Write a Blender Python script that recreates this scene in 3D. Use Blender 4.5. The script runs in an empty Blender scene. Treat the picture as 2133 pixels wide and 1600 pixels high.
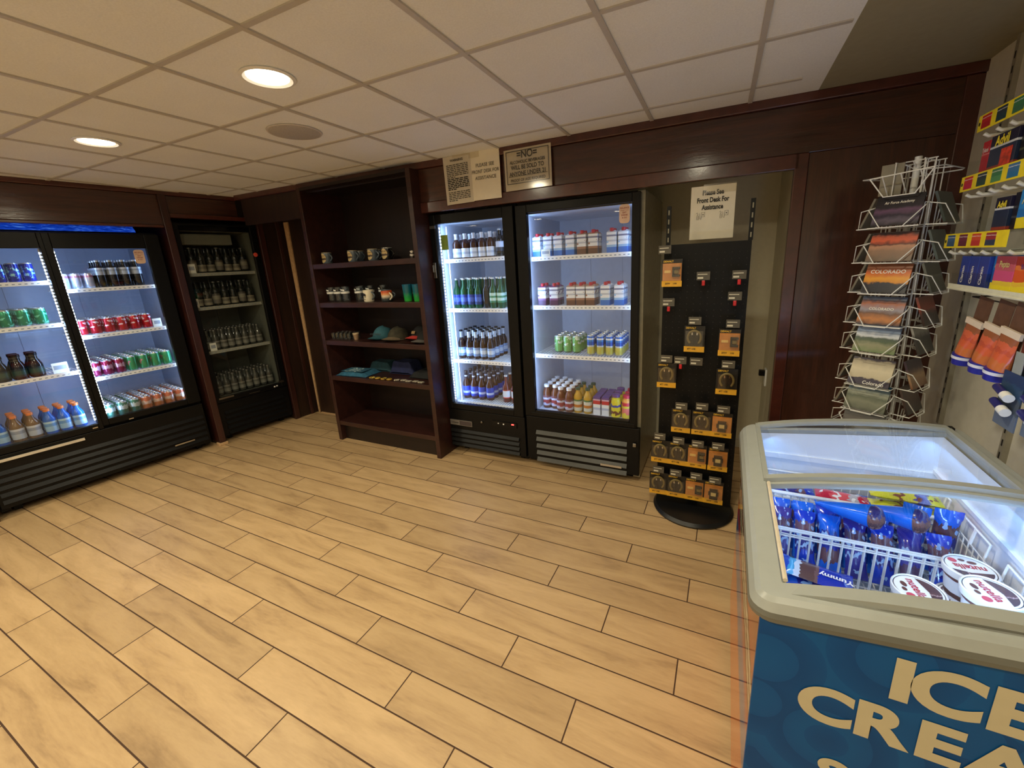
import bpy, bmesh, math, random
from mathutils import Vector, Matrix
random.seed(7)
C = bpy.context.scene.collection
sc = bpy.context.scene
PI = math.pi
# ---------------------------------------------------------------- camera, world, light level
cam = bpy.data.cameras.new('camera'); camo = bpy.data.objects.new('camera', cam); C.objects.link(camo)
RX = Vector((0.90156, 0.42971, -0.05037)); RY = Vector((0.06334, -0.24626, -0.96713)); RZ = Vector((-0.42799, 0.86874, -0.24924))
m3 = Matrix((RX, -RY, -RZ)).transposed()
camo.matrix_world = Matrix.Translation((0, 0, 1.5854)) @ m3.to_4x4()
cam.sensor_fit = 'HORIZONTAL'; cam.sensor_width = 36.0; cam.lens = 855.02 / 2133 * 36.0
cam.shift_x = -29.0 / 2133; cam.shift_y = -32.8 / 2133; cam.clip_start = 0.02
sc.camera = camo
w = bpy.data.worlds.new('world'); sc.world = w; w.use_nodes = True
w.node_tree.nodes['Background'].inputs[0].default_value = (1.0, 0.86, 0.7, 1)
w.node_tree.nodes['Background'].inputs[1].default_value = 0.05
sc.view_settings.view_transform = 'Standard'; sc.view_settings.look = 'None'
sc.view_settings.gamma = 1.0; sc.view_settings.use_curve_mapping = False
sc.view_settings.exposure = 0.0
LAMP_W = 10.5                     # each recessed ceiling lamp
LAMP_C = (1.0, 0.91, 0.66)
CEIL = 2.33
# ---------------------------------------------------------------- node helpers and materials
def srgb(r, g, b):
    f = lambda c: ((c / 255 + 0.055) / 1.055) ** 2.4 if c > 10 else c / 255 / 12.92
    return (f(r), f(g), f(b), 1.0)
class NT:
    def __init__(s, name):
        s.m = bpy.data.materials.new(name); s.m.use_nodes = True; s.t = s.m.node_tree
        s.n = s.t.nodes; s.p = s.n['Principled BSDF']; s.out = s.n['Material Output']
    def new(s, t, **k):
        n = s.n.new(t)
        for a, b in k.items(): setattr(n, a, b)
        return n
    def link(s, a, b): s.t.links.new(a, b)
    def math(s, op, a, b=None, c=None):
        n = s.new('ShaderNodeMath', operation=op)
        for i, v in enumerate((a, b, c)):
            if v is None: continue
            if isinstance(v, (int, float)): n.inputs[i].default_value = v
            else: s.link(v, n.inputs[i])
        return n.outputs[0]
    def ramp(s, fac, stops, interp='LINEAR'):
        n = s.new('ShaderNodeValToRGB'); n.color_ramp.interpolation = interp
        e = n.color_ramp.elements
        while len(e) < len(stops): e.new(0.5)
        for i, (p, c) in enumerate(stops): e[i].position = p; e[i].color = c
        s.link(fac, n.inputs[0]); return n.outputs[0]
    def coord(s, kind='Object', scale=(1, 1, 1)):
        n = s.new('ShaderNodeTexCoord'); m = s.new('ShaderNodeMapping'); m.inputs['Scale'].default_value = scale
        s.link(n.outputs[kind], m.inputs[0]); return m.outputs[0]
    def noise(s, vec, scale=5, detail=3, rough=0.5, dist=0):
        n = s.new('ShaderNodeTexNoise'); n.inputs['Scale'].default_value = scale; n.inputs['Detail'].default_value = detail
        n.inputs['Roughness'].default_value = rough; n.inputs['Distortion'].default_value = dist
        s.link(vec, n.inputs['Vector']); return n.outputs[0]
    def bump(s, h, strength=0.2, dist=0.01):
        n = s.new('ShaderNodeBump'); n.inputs['Strength'].default_value = strength; n.inputs['Distance'].default_value = dist
        s.link(h, n.inputs['Height']); s.link(n.outputs[0], s.p.inputs['Normal']); s.link(n.outputs[0], s.p.inputs['Coat Normal'])
    def set(s, **k):
        for a, b in k.items(): s.p.inputs[a.replace('_', ' ')].default_value = b
MC = {}
def mat(name, col, rough=0.5, metal=0.0, var=0.08, coat=0.0, scale=30, bump=0.0, spec=0.5):
    if name in MC: return MC[name]
    s = NT(name); s.set(Roughness=rough, Metallic=metal); s.p.inputs['Coat Weight'].default_value = coat
    s.p.inputs['Specular IOR Level'].default_value = spec
    nz = s.noise(s.coord(), scale, 3)
    lo = tuple(c * (1 - var) for c in col[:3]) + (1,); hi = tuple(min(1, c * (1 + var)) for c in col[:3]) + (1,)
    s.link(s.ramp(nz, [(0.3, lo), (0.7, hi)]), s.p.inputs['Base Color'])
    if bump: s.bump(nz, bump, 0.002)
    MC[name] = s.m; return s.m
def bands(name, stops, rough=0.35, metal=0.0, axis=2, warp=0.0, nscale=6, interp='CONSTANT', spots=None, coat=0.0):
    """printed surface: colours along the object's own height, with an optional blotchy print"""
    if name in MC: return MC[name]
    s = NT(name); s.set(Roughness=rough, Metallic=metal); s.p.inputs['Coat Weight'].default_value = coat
    tc = s.new('ShaderNodeTexCoord'); sp = s.new('ShaderNodeSeparateXYZ'); s.link(tc.outputs['Generated'], sp.inputs[0])
    v = sp.outputs[axis]
    if warp:
        nz = s.noise(tc.outputs['Generated'], nscale, 4)
        v = s.math('ADD', v, s.math('MULTIPLY', s.math('SUBTRACT', nz, 0.5), warp))
    c = s.ramp(v, stops, interp)
    if spots:                                       # (colour, noise scale, threshold, lo, hi) print patches between two heights
        scol, ss, th, lo, hi = spots
        nz = s.noise(s.coord('Object', (1, 1, 1)), ss, 2)
        k = s.math('MULTIPLY', s.math('GREATER_THAN', nz, th), s.math('MULTIPLY', s.math('GREATER_THAN', sp.outputs[axis], lo), s.math('LESS_THAN', sp.outputs[axis], hi)))
        mx = s.new('ShaderNodeMix', data_type='RGBA'); s.link(k, mx.inputs[0]); s.link(c, mx.inputs[6]); mx.inputs[7].default_value = scol; c = mx.outputs[2]
    s.link(c, s.p.inputs['Base Color']); MC[name] = s.m; return s.m
def emit(name, col, strength):
    if name in MC: return MC[name]
    s = NT(name); s.set(Roughness=0.5); s.p.inputs['Base Color'].default_value = (*col, 1)
    s.p.inputs['Emission Color'].default_value = (*col, 1); s.p.inputs['Emission Strength'].default_value = strength
    MC[name] = s.m; return s.m
def glass(name, tint=(1, 1, 1), refl=1.0, rough=0.01, ior=1.45, dirt=0.0):
    """thin pane: lets light straight through, mirrors by Fresnel"""
    if name in MC: return MC[name]
    s = NT(name); s.n.remove(s.p)
    t = s.new('ShaderNodeBsdfTransparent'); t.inputs[0].default_value = (*tint, 1)
    g = s.new('ShaderNodeBsdfGlossy'); g.inputs['Roughness'].default_value = rough
    ge = s.new('ShaderNodeNewGeometry'); dt = s.new('ShaderNodeVectorMath', operation='DOT_PRODUCT')
    s.link(ge.outputs['Normal'], dt.inputs[0]); s.link(ge.outputs['Incoming'], dt.inputs[1])
    k = s.math('POWER', s.math('SUBTRACT', 1.0, s.math('MINIMUM', 1.0, s.math('ABSOLUTE', dt.outputs['Value']))), 5.0)
    r0 = ((ior - 1) / (ior + 1)) ** 2
    fac = s.math('ADD', r0, s.math('MULTIPLY', k, 1 - r0))
    mx = s.new('ShaderNodeMixShader'); s.link(s.math('MINIMUM', 1.0, s.math('MULTIPLY', fac, refl)), mx.inputs[0])
    s.link(t.outputs[0], mx.inputs[1]); s.link(g.outputs[0], mx.inputs[2])
    s.link(mx.outputs[0], s.out.inputs[0]); MC[name] = s.m; return s.m
def wood(name, scale, lo, hi, rough=0.3, bump=0.35, wave=1.0, coat=0.6):
    s = NT(name); s.set(Roughness=rough); s.p.inputs['Coat Weight'].default_value = coat; s.p.inputs['Coat Roughness'].default_value = 0.14
    v = s.coord('Object', scale)
    a = s.noise(v, 2.0, 6, 0.6, 0.6 * wave); b = s.noise(v, 9.0, 3, 0.5)
    f = s.math('ADD', s.math('MULTIPLY', a, 0.75), s.math('MULTIPLY', b, 0.25))
    s.link(s.ramp(f, [(0.32, lo), (0.52, tuple((x + y) / 2 for x, y in zip(lo, hi))), (0.7, hi)]), s.p.inputs['Base Color'])
    s.bump(f, bump, 0.004); return s.m
W_LO, W_HI = srgb(46, 25, 18), srgb(82, 44, 31)
WOODH = wood('mahogany_grain_along', (1.2, 6, 14), W_LO, W_HI)
WOODV = wood('mahogany_grain_upright', (14, 14, 1.2), W_LO, W_HI, 0.3, 0.1)
WOODT = wood('mahogany_trim', (3, 9, 3), srgb(58, 24, 19), srgb(92, 44, 34), 0.3, 0.15)
WOODS = wood('mahogany_shelf', (2, 8, 9), srgb(38, 18, 15), srgb(64, 33, 27), 0.4, 0.1, coat=0.1)
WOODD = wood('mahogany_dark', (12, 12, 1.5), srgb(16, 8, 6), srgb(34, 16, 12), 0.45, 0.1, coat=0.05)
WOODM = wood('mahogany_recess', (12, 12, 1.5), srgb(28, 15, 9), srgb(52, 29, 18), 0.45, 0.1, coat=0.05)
WOODP = wood('mahogany_post', (12, 12, 1.5), srgb(40, 19, 16), srgb(68, 34, 29), 0.35, 0.1, coat=0.2)
RAWW = mat('raw_pale_wood', srgb(196, 160, 118), 0.7, var=0.15)
BLACK = mat('black_plastic', srgb(13, 13, 14), 0.35, var=0.1, spec=0.22)
BLACKM = mat('black_enamel', srgb(12, 12, 13), 0.28, var=0.1, coat=0.05, spec=0.25)
DGREY = mat('dark_grey_slat', srgb(58, 58, 56), 0.35, var=0.1)
STEEL = mat('brushed_steel', srgb(150, 148, 144), 0.3, 1.0)
CHROME = mat('chrome', srgb(215, 215, 215), 0.12, 1.0)
GREYSIDE = mat('grey_metal_side', srgb(150, 144, 124), 0.25, 0.15)
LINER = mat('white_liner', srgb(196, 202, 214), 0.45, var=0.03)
LINERD = mat('shade_toned_liner', srgb(104, 108, 98), 0.55, var=0.05)  # white liner toned down in colour to stand in for interior shade
WIREW = mat('white_wire', srgb(240, 242, 240), 0.35, var=0.03)
WIREC = mat('cream_wire', srgb(232, 230, 216), 0.35, var=0.03)
PAPER = mat('paper', srgb(236, 228, 206), 0.55, var=0.02)
INK = mat('black_ink', srgb(26, 24, 24), 0.6, var=0.05)
WHITEP = mat('white_plastic', srgb(236, 236, 234), 0.35, var=0.02)
CARDW = mat('price_card', srgb(226, 230, 220), 0.6, var=0.03)
REDP = mat('red_plastic', srgb(190, 26, 34), 0.35)
PAINT = mat('pale_paint', srgb(212, 204, 178), 0.6, var=0.03)
PAINTG = mat('grey_paint', srgb(216, 214, 204), 0.6, var=0.03)
GLASS = glass('door_glass')
ACRYL = glass('clear_acrylic', (0.96, 0.98, 0.98), 1.0, 0.05)
DRINKG = glass('clear_drinking_glass', (0.9, 0.93, 0.95), 1.3, 0.03, 1.5)
LED = emit('led_strip', (0.72, 0.86, 1.0), 14.0)
# floor: long wood-look tiles laid with a one-third stagger
def floor_mat():
    s = NT('wood_look_tile'); TW = 0.157; L = 6.1329; ST = 2.0262; U0 = -6.5457; V0 = 15.0476
    tc = s.new('ShaderNodeTexCoord'); sp = s.new('ShaderNodeSeparateXYZ'); s.link(tc.outputs['Object'], sp.inputs[0])
    r = s.math('SUBTRACT', V0, s.math('DIVIDE', sp.outputs[1], TW)); row = s.math('FLOOR', r); fr = s.math('SUBTRACT', r, row)
    u = s.math('DIVIDE', s.math('SUBTRACT', s.math('SUBTRACT', s.math('DIVIDE', sp.outputs[0], TW), U0), s.math('MULTIPLY', row, ST)), L)
    n = s.math('FLOOR', u); fu = s.math('SUBTRACT', u, n)
    edge = lambda f: s.math('MINIMUM', f, s.math('SUBTRACT', 1.0, f))
    dv = edge(fr); du = s.math('MULTIPLY', edge(fu), L); d = s.math('MINIMUM', dv, du)
    cv = s.new('ShaderNodeCombineXYZ'); s.link(row, cv.inputs[0]); s.link(n, cv.inputs[1])
    wn = s.new('ShaderNodeTexWhiteNoise', noise_dimensions='3D'); s.link(cv.outputs[0], wn.inputs[0])
    # grain, stretched along the tile and shifted per tile
    mp = s.new('ShaderNodeMapping'); mp.inputs['Scale'].default_value = (1.6, 9, 1); s.link(tc.outputs['Object'], mp.inputs[0])
    sh = s.new('ShaderNodeVectorMath', operation='MULTIPLY_ADD'); s.link(wn.outputs['Color'], sh.inputs[0]); sh.inputs[1].default_value = (7, 7, 7); s.link(mp.outputs[0], sh.inputs[2])
    g = s.noise(sh.outputs[0], 1.5, 6, 0.55, 0.7); g2 = s.noise(sh.outputs[0], 14, 3, 0.6)
    gg = s.math('ADD', s.math('MULTIPLY', g, 0.8), s.math('MULTIPLY', g2, 0.2))
    c = s.ramp(gg, [(0.28, srgb(158, 128, 92)), (0.45, srgb(186, 154, 112)), (0.62, srgb(200, 168, 124)), (0.8, srgb(184, 150, 112))])
    hv = s.new('ShaderNodeHueSaturation'); s.link(c, hv.inputs['Color']); s.link(s.math('ADD', 0.9, s.math('MULTIPLY', wn.outputs['Value'], 0.18)), hv.inputs['Value'])
    k = s.math('LESS_THAN', d, 0.017)
    mx = s.new('ShaderNodeMix', data_type='RGBA'); s.link(k, mx.inputs[0]); s.link(hv.outputs[0], mx.inputs[6]); mx.inputs[7].default_value = srgb(70, 46, 28)
    s.link(mx.outputs[2], s.p.inputs['Base Color']); s.link(s.math('ADD', 0.42, s.math('MULTIPLY', k, 0.4)), s.p.inputs['Roughness'])
    hgt = s.math('ADD', s.math('MULTIPLY', s.math('MINIMUM', s.math('MULTIPLY', d, 30), 1.0), 1.0), s.math('MULTIPLY', g2, 0.08)); s.bump(hgt, 0.35, 0.002)
    return s.m
def ceil_mat():
    s = NT('acoustic_tile'); s.set(Roughness=0.9); v = s.coord()
    a = s.noise(v, 3, 3); b = s.noise(v, 160, 2)
    f = s.math('ADD', s.math('MULTIPLY', a, 0.4), s.math('MULTIPLY', b, 0.6))
    s.link(s.ramp(f, [(0.3, srgb(226, 228, 228)), (0.7, srgb(240, 242, 242))]), s.p.inputs['Base Color']); s.bump(b, 0.3, 0.002); return s.m
# ---------------------------------------------------------------- mesh helpers
class MB:
    def __init__(s): s.v = []; s.f = []; s.mi = []; s.sm = []
    def add(s, vs, fs, m=0, smooth=False):
        o = len(s.v); s.v += [tuple(p) for p in vs]
        for f in fs: s.f.append([o + i for i in f]); s.mi.append(m); s.sm.append(smooth)
        return s
    def box(s, x0, x1, y0, y1, z0, z1, m=0):
        return s.add([(x0, y0, z0), (x1, y0, z0), (x1, y1, z0), (x0, y1, z0), (x0, y0, z1), (x1, y0, z1), (x1, y1, z1), (x0, y1, z1)],
                     [(0, 3, 2, 1), (4, 5, 6, 7), (0, 1, 5, 4), (1, 2, 6, 5), (2, 3, 7, 6), (3, 0, 4, 7)], m)
    def quad(s, a, b, c, d, m=0): return s.add([a, b, c, d], [(0, 1, 2, 3)], m)
    def lathe(s, prof, n=16, c=(0, 0), m=0, smooth=True, cap0=True, cap1=True, a0=0.0):
        k = len(prof); vs = []
        for r, z in prof:
            for i in range(n):
                a = 2 * PI * i / n + a0; vs.append((c[0] + r * math.cos(a), c[1] + r * math.sin(a), z))
        fs = [(j * n + i, j * n + (i + 1) % n, (j + 1) * n + (i + 1) % n, (j + 1) * n + i) for j in range(k - 1) for i in range(n)]
        s.add(vs, fs, m, smooth)
        if cap0 and prof[0][0] > 1e-5: s.add(vs[:n], [tuple(range(n))[::-1]], m)
        if cap1 and prof[-1][0] > 1e-5: s.add(vs[-n:], [tuple(range(n))], m)
        return s
    def tube(s, pts, r, n=6, m=0, closed=False):
        P = [Vector(p) for p in pts]; k = len(P); vs = []; up = None
        for i, p in enumerate(P):
            a = P[i - 1] if (i or closed) else P[i]; b = P[(i + 1) % k] if (i < k - 1 or closed) else P[i]
            t = (b - a).normalized()
            if up is None: up = t.orthogonal().normalized()
            up = (up - t * up.dot(t)); up = up.normalized() if up.length > 1e-6 else t.orthogonal().normalized()
            sd = t.cross(up)
            for j in range(n):
                q = 2 * PI * j / n; vs.append(p + (up * math.cos(q) + sd * math.sin(q)) * r)
        R = k if closed else k - 1
        fs = [(i * n + j, i * n + (j + 1) % n, ((i + 1) % k) * n + (j + 1) % n, ((i + 1) % k) * n + j) for i in range(R) for j in range(n)]
        if not closed: fs += [tuple(range(n))[::-1], tuple((k - 1) * n + j for j in range(n))]
        return s.add(vs, fs, m, True)
    def prism(s, pts, y0, y1, m=0):                # outline in x-z, extruded along y
        n = len(pts); vs = [(x, y0, z) for x, z in pts] + [(x, y1, z) for x, z in pts]
        fs = [tuple(range(n)), tuple(range(2 * n - 1, n - 1, -1))] + [(i, i + n, (i + 1) % n + n, (i + 1) % n) for i in range(n)]
        return s.add(vs, fs, m)
    def grid(s, fn, nu, nv, m=0, smooth=True):
        vs = [fn(i / nu, j / nv) for j in range(nv + 1) for i in range(nu + 1)]
        fs = [(j * (nu + 1) + i, j * (nu + 1) + i + 1, (j + 1) * (nu + 1) + i + 1, (j + 1) * (nu + 1) + i) for j in range(nv) for i in range(nu)]
        return s.add(vs, fs, m, smooth)
    def mesh(s, name, mats):
        me = bpy.data.meshes.new(name); me.from_pydata(s.v, [], s.f)
        for x in (mats if isinstance(mats, (list, tuple)) else [mats]): me.materials.append(x)
        me.polygons.foreach_set('material_index', s.mi); me.polygons.foreach_set('use_smooth', s.sm)
        if any(s.sm): me.set_sharp_from_angle(angle=math.radians(42))
        me.update(); return me
    def build(s, name, mats, parent=None, loc=(0, 0, 0), rotz=0, rot=None, bevel=0, fix=False):
        me = s.mesh(name, mats)
        if fix:
            b = bmesh.new(); b.from_mesh(me); bmesh.ops.recalc_face_normals(b, faces=b.faces); b.to_mesh(me); b.free()
        o = bpy.data.objects.new(name, me); C.objects.link(o); o.location = loc; o.rotation_euler = rot or (0, 0, rotz); o.parent = parent
        if bevel:
            md = o.modifiers.new('bevel', 'BEVEL'); md.width = bevel; md.segments = 2; md.limit_method = 'ANGLE'; md.angle_limit = math.radians(50)
        return o
def bx(name, mats, b, parent=None, loc=(0, 0, 0), rotz=0, bevel=0): return MB().box(*b).build(name, mats, parent, loc, rotz, bevel=bevel)
def tag(o, label, cat, group=None, kind=None):
    if label: o['label'] = label
    if cat: o['category'] = cat
    if group: o['group'] = group
    if kind: o['kind'] = kind
    return o
def thing(name, label, cat, loc=(0, 0, 0), rotz=0, group=None, rot=None):
    o = bpy.data.objects.new(name, None); o.empty_display_size = 0.05; C.objects.link(o)
    o.location = loc; o.rotation_euler = rot or (0, 0, rotz); return tag(o, label, cat, group)
def struct(o): o['kind'] = 'structure'; return o
TXT = {}
def text_mesh(body, size, bold=0.0, align='CENTER', depth=0.0):
    key = (body, size, bold, align, depth)
    if key in TXT: return TXT[key]
    cu = bpy.data.curves.new('t', 'FONT'); cu.body = body; cu.size = size; cu.align_x = align; cu.align_y = 'CENTER'
    cu.offset = bold * size; cu.extrude = depth; cu.resolution_u = 3 if size < 0.05 else 8; cu.space_line = 0.95
    o = bpy.data.objects.new('t', cu); C.objects.link(o); bpy.context.view_layer.update()
    me = bpy.data.meshes.new_from_object(o.evaluated_get(bpy.context.evaluated_depsgraph_get()))
    bpy.data.objects.remove(o); bpy.data.curves.remove(cu); TXT[key] = me; return me
def text(name, body, size, m, parent, loc, rot=(PI / 2, 0, 0), bold=0.0, align='CENTER', sx=1.0, rows=None):
    """one part holding one or more rows of lettering: rows = [(body, size, x, z, sx, bold)]"""
    rows = rows or [(body, size, 0, 0, sx, bold)]
    b = MB()
    for (tx, sz, x, z, kx, bo) in rows:
        me = text_mesh(tx, sz, bo, align)
        b.add([(v.co.x * kx + x, v.co.y + z, 0) for v in me.vertices], [tuple(p.vertices) for p in me.polygons])
    return b.build(name, m, parent, loc, rot=rot)
USED = set()
def inst(proto, label, group, loc, rotz=0, rot=None, parent=None, scale=None):
    """first call places the prototype itself, later calls copy the thing with its parts"""
    if proto.name not in USED: USED.add(proto.name); r = proto
    else:
        r = proto.copy(); C.objects.link(r)
        for ch in list(proto.children):
            c = ch.copy(); C.objects.link(c); c.parent = r
            for g in ch.children: d = g.copy(); C.objects.link(d); d.parent = c
    r.location = loc; r.rotation_euler = rot or (0, 0, rotz)
    if scale: r.scale = scale
    if label: r['label'] = label
    if group: r['group'] = group
    return r
NTH = ['first', 'second', 'third', 'fourth', 'fifth', 'sixth', 'seventh', 'eighth', 'ninth', 'tenth']
def col(i, n): return 'only one' if n == 1 else 'leftmost' if i == 0 else 'rightmost' if i == n - 1 else NTH[i] + ' from left'
ROW = ['front row', 'second row', 'third row', 'fourth row', 'fifth row', 'sixth row']
# ================================================================ THE ROOM
LCO = (-4.55645, 0.68553, 0); LCR = math.radians(83.15)
LM = Matrix.Translation(LCO) @ Matrix.Rotation(LCR, 4, 'Z')
def lw(x, y, z=0): return tuple(LM @ Vector((x, y, z)))
def hy(x): return 2.58 + 0.0293 * (x + 4.16)          # front plane of the header along the back wall
HR = math.atan(0.0293)
XR = 0.96                                              # right wall
fl = MB().quad((-6.5, -2.6, 0), (2.2, -2.6, 0), (2.2, 3.7, 0), (-6.5, 3.7, 0)).build('floor', floor_mat()); struct(fl)
# suspended ceiling with its T bars, plus a plain plaster strip along the right wall
cb = MB(); cb.box(-6.5, 0.345, -2.6, 3.7, CEIL, CEIL + 0.03)
struct(cb.build('ceiling', ceil_mat()))
struct(bx('ceiling_plaster', mat('ceiling_plaster', srgb(150, 143, 118), 0.8, var=0.04), (0.345, 2.2, -2.6, 3.7, CEIL, CEIL + 0.03)))
cell = 0.490; ca = 0.0173; cu0, cv0 = -6.1767 * 0.157 * 0.9114, 6.984 * 0.157 * 0.9114
tb = MB(); cs, sn = math.cos(ca), math.sin(ca)
def cp(a, b): X = cu0 - a * cell; Y = cv0 + b * cell; return (cs * X - sn * Y, sn * X + cs * Y)
def bar(p, q, wd, dz=0.0):
    d = (Vector(q) - Vector(p)).normalized(); n = Vector((-d.y, d.x)) * wd / 2; z0, z1 = CEIL - 0.006 + dz, CEIL + 0.001 + dz
    a, b, c, e = Vector(p) + n, Vector(p) - n, Vector(q) - n, Vector(q) + n
    tb.add([(v.x, v.y, z) for z in (z0, z1) for v in (a, b, c, e)], [(0, 1, 2, 3), (7, 6, 5, 4), (0, 4, 5, 1), (1, 5, 6, 2), (2, 6, 7, 3), (3, 7, 4, 0)])
for a in range(-2, 11): bar(cp(a, -9), cp(a, 3.6 if a < 8 else 3), 0.02)
for b in range(-9, 4): bar(cp(-2.55 if b < 3 else -2.4, b), cp(10.5, b), 0.02, 0.0006)
struct(tb.build('trim_1', mat('ceiling_bar', srgb(190, 184, 176), 0.5, var=0.03)))
# walls
struct(bx('wall_right', PAINTG, (XR, XR + 0.08, -2.6, 3.7, 0, CEIL)))
struct(bx('wall_front', mat('pale_lobby_paint', srgb(228, 226, 220), 0.8), (-6.5, 2.2, -2.68, -2.6, 0, CEIL)))
lwall = MB(); lwall.box(-4, 2.46, 0.80, 0.88, 0, CEIL); lwall.box(-4, -0.02, 0.0, 0.04, 0, CEIL)
struct(lwall.build('wall_left', WOODV, None, LCO, LCR))
bw = MB(); bw.box(-4.55, -2.12, 3.045, 3.09, 0, CEIL)
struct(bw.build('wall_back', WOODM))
aw = MB(); aw.box(-2.2, 0.98, 3.60, 3.66, 0, CEIL); aw.box(0.30, 0.36, 2.74, 3.60, 0, CEIL); aw.box(-2.20, -2.14, 3.05, 3.62, 0, CEIL)
struct(aw.build('wall_alcove', PAINT))
struct(bx('baseboard_alcove', mat('cream_base', srgb(206, 200, 180), 0.6), (-0.45, 0.3, 3.588, 3.6, 0, 0.07)))
# --- header boards along the back (rotated a touch with the wall)
HO = (-4.16, 2.58, 0)
def hb(name, m, b, bevel=0.004): return struct(bx(name, m, b, None, HO, HR, bevel))
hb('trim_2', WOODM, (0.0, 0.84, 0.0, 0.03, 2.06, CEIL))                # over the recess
hb('trim_3', WOODH, (2.04, 5.13, 0.0, 0.03, 2.055, 2.285))             # over the coolers and the display
hb('trim_4', WOODT, (2.04, 4.46, -0.012, 0.03, 1.982, 2.055))          # bottom rail
hb('trim_5', WOODT, (-0.06, 5.13, -0.02, 0.04, 2.285, CEIL))           # ceiling rail
hb('trim_6', WOODV, (4.50, 5.13, 0.0, 0.03, 0.0, 2.055))               # panel by the right wall
hb('trim_7', WOODT, (4.44, 4.50, -0.012, 0.03, 0.0, 2.055))            # stile at the alcove
hb('trim_8', WOODT, (5.06, 5.13, -0.006, 0.03, 0.0, 2.285))            # stile at the right wall
hb('trim_9', WOODD, (0.82, 2.04, 0.0, 0.02, 2.25, 2.285))
# --- header boards and posts on the left
def lb(name, m, b, bevel=0.004): return struct(bx(name, m, b, None, LCO, LCR, bevel))
lb('trim_10', WOODH, (-3.0, 1.37, -0.02, 0.02, 2.05, 2.295))
lb('trim_11', WOODT, (-3.0, 1.95, -0.035, 0.02, 2.295, CEIL))
lb('trim_12', WOODT, (-0.02, 1.345, -0.03, 0.02, 2.03, 2.05))
lb('trim_13', WOODH, (1.37, 1.95, -0.012, 0.02, 2.15, 2.295))
lb('trim_14', WOODT, (1.40, 2.12, -0.03, 0.03, 2.115, 2.15))
po = MB(); po.box(1.345, 1.40, -0.045, 0.6, 0.03, 2.295, 0); po.box(1.335, 1.41, -0.05, 0.02, 0.0, 0.03, 1)
struct(po.build('trim_15', [WOODP, RAWW], None, LCO, LCR, bevel=0.004))
lb('trim_16', WOODM, (2.11, 2.40, 0.0, 0.78, 0.0, 2.15))
lb('trim_17', WOODP, (2.105, 2.16, -0.015, 0.02, 0.0, 2.15))
lb('trim_18', WOODP, (2.29, 2.325, -0.012, 0.02, 0.0, 2.15))
lb('trim_19', WOODD, (1.95, 2.46, 0.0, 0.78, 2.15, CEIL))
lb('trim_20', WOODT, (-0.075, -0.022, -0.04, 0.02, 0.0, 2.05))
# raw pale strip left bare in the corner, tapering downward
xc, yc = -4.235, 3.03
st = MB(); st.prism([(xc - 0.004, 0.0), (xc + 0.010, 0.0), (xc + 0.030, 1.0), (xc + 0.052, 2.12), (xc - 0.012, 2.12), (xc - 0.008, 1.0)], yc, yc + 0.013)
struct(st.build('trim_21', RAWW))
struct(bx('baseboard_back', RAWW, (-4.20, -3.34, 3.03, 3.044, 0, 0.008)))
# wall standards on the right wall
for i, y in enumerate((2.47, 1.98)):
    sd = MB(); sd.box(XR - 0.018, XR, y - 0.012, y + 0.012, 0.75, CEIL)
    for z in range(30): sd.box(XR - 0.0185, XR - 0.017, y - 0.004, y + 0.004, 0.8 + z * 0.05, 0.825 + z * 0.05, 1)
    struct(sd.build('trim_%d' % (22 + i), [mat('standard_grey', srgb(168, 164, 150), 0.4, 0.3), INK]))
# outlet on the alcove side
o = thing('wall_outlet', 'cream power outlet with a dark plug, low on the pale alcove wall', 'outlet', (0.299, 3.30, 0.70), -PI / 2)
bx('cover_plate', WHITEP, (-0.04, 0.04, -0.012, 0.0, -0.06, 0.06), o, bevel=0.003)
bx('plug', BLACK, (-0.02, 0.02, -0.05, -0.012, 0.01, 0.05), o, bevel=0.004)
# --- recessed ceiling lamps and the round ceiling speaker
LENS = emit('lamp_lens', (1.0, 0.86, 0.62), 22)
def downlight(x, y, label):
    t = thing('recessed_lamp', label, 'ceiling lamp', (x, y, CEIL), group='recessed ceiling lamps')
    MB().lathe([(0.074, -0.001), (0.094, -0.001), (0.098, -0.006), (0.086, -0.010), (0.074, -0.004), (0.074, -0.001)], 32, cap0=False, cap1=False).build('trim_ring', WHITEP, t)
    MB().lathe([(0.001, -0.0025), (0.074, -0.0025)], 32, cap0=False, cap1=False).build('lens', LENS, t)
    la = bpy.data.lights.new('lamp_light', 'AREA'); la.shape = 'DISK'; la.size = 0.14; la.energy = LAMP_W; la.color = LAMP_C; la.spread = math.radians(165)
    lo = bpy.data.objects.new('lamp_light', la); C.objects.link(lo); lo.location = (0, 0, -0.014); lo.parent = t
downlight(-1.647, 1.225, 'lit recessed ceiling lamp nearest the camera, left of the middle')
downlight(-3.09, 1.22, 'lit recessed ceiling lamp further left, towards the sliding-door cooler')
for y in (1.22, -0.24, -1.7):
    for x in (-4.5, -3.09, -1.647, -0.19):
        if y == 1.22 and x in (-3.09, -1.647, -4.5): continue
        downlight(x, y, 'recessed ceiling lamp outside the picture, behind or above the camera')
sp = thing('ceiling_speaker', 'round grey speaker grille in the ceiling near the back header', 'speaker', (-2.15, 1.70, CEIL))
MB().lathe([(0.001, -0.0115), (0.11, -0.0105), (0.126, -0.0065)], 40, cap0=False, cap1=False).build('grille', mat('speaker_mesh', srgb(176, 170, 164), 0.7, var=0.2, scale=300), sp)
MB().lathe([(0.124, -0.0062), (0.133, -0.0062), (0.135, -0.002)], 40, cap0=False, cap1=False).build('rim', mat('speaker_rim', srgb(200, 194, 188), 0.6), sp)
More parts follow.
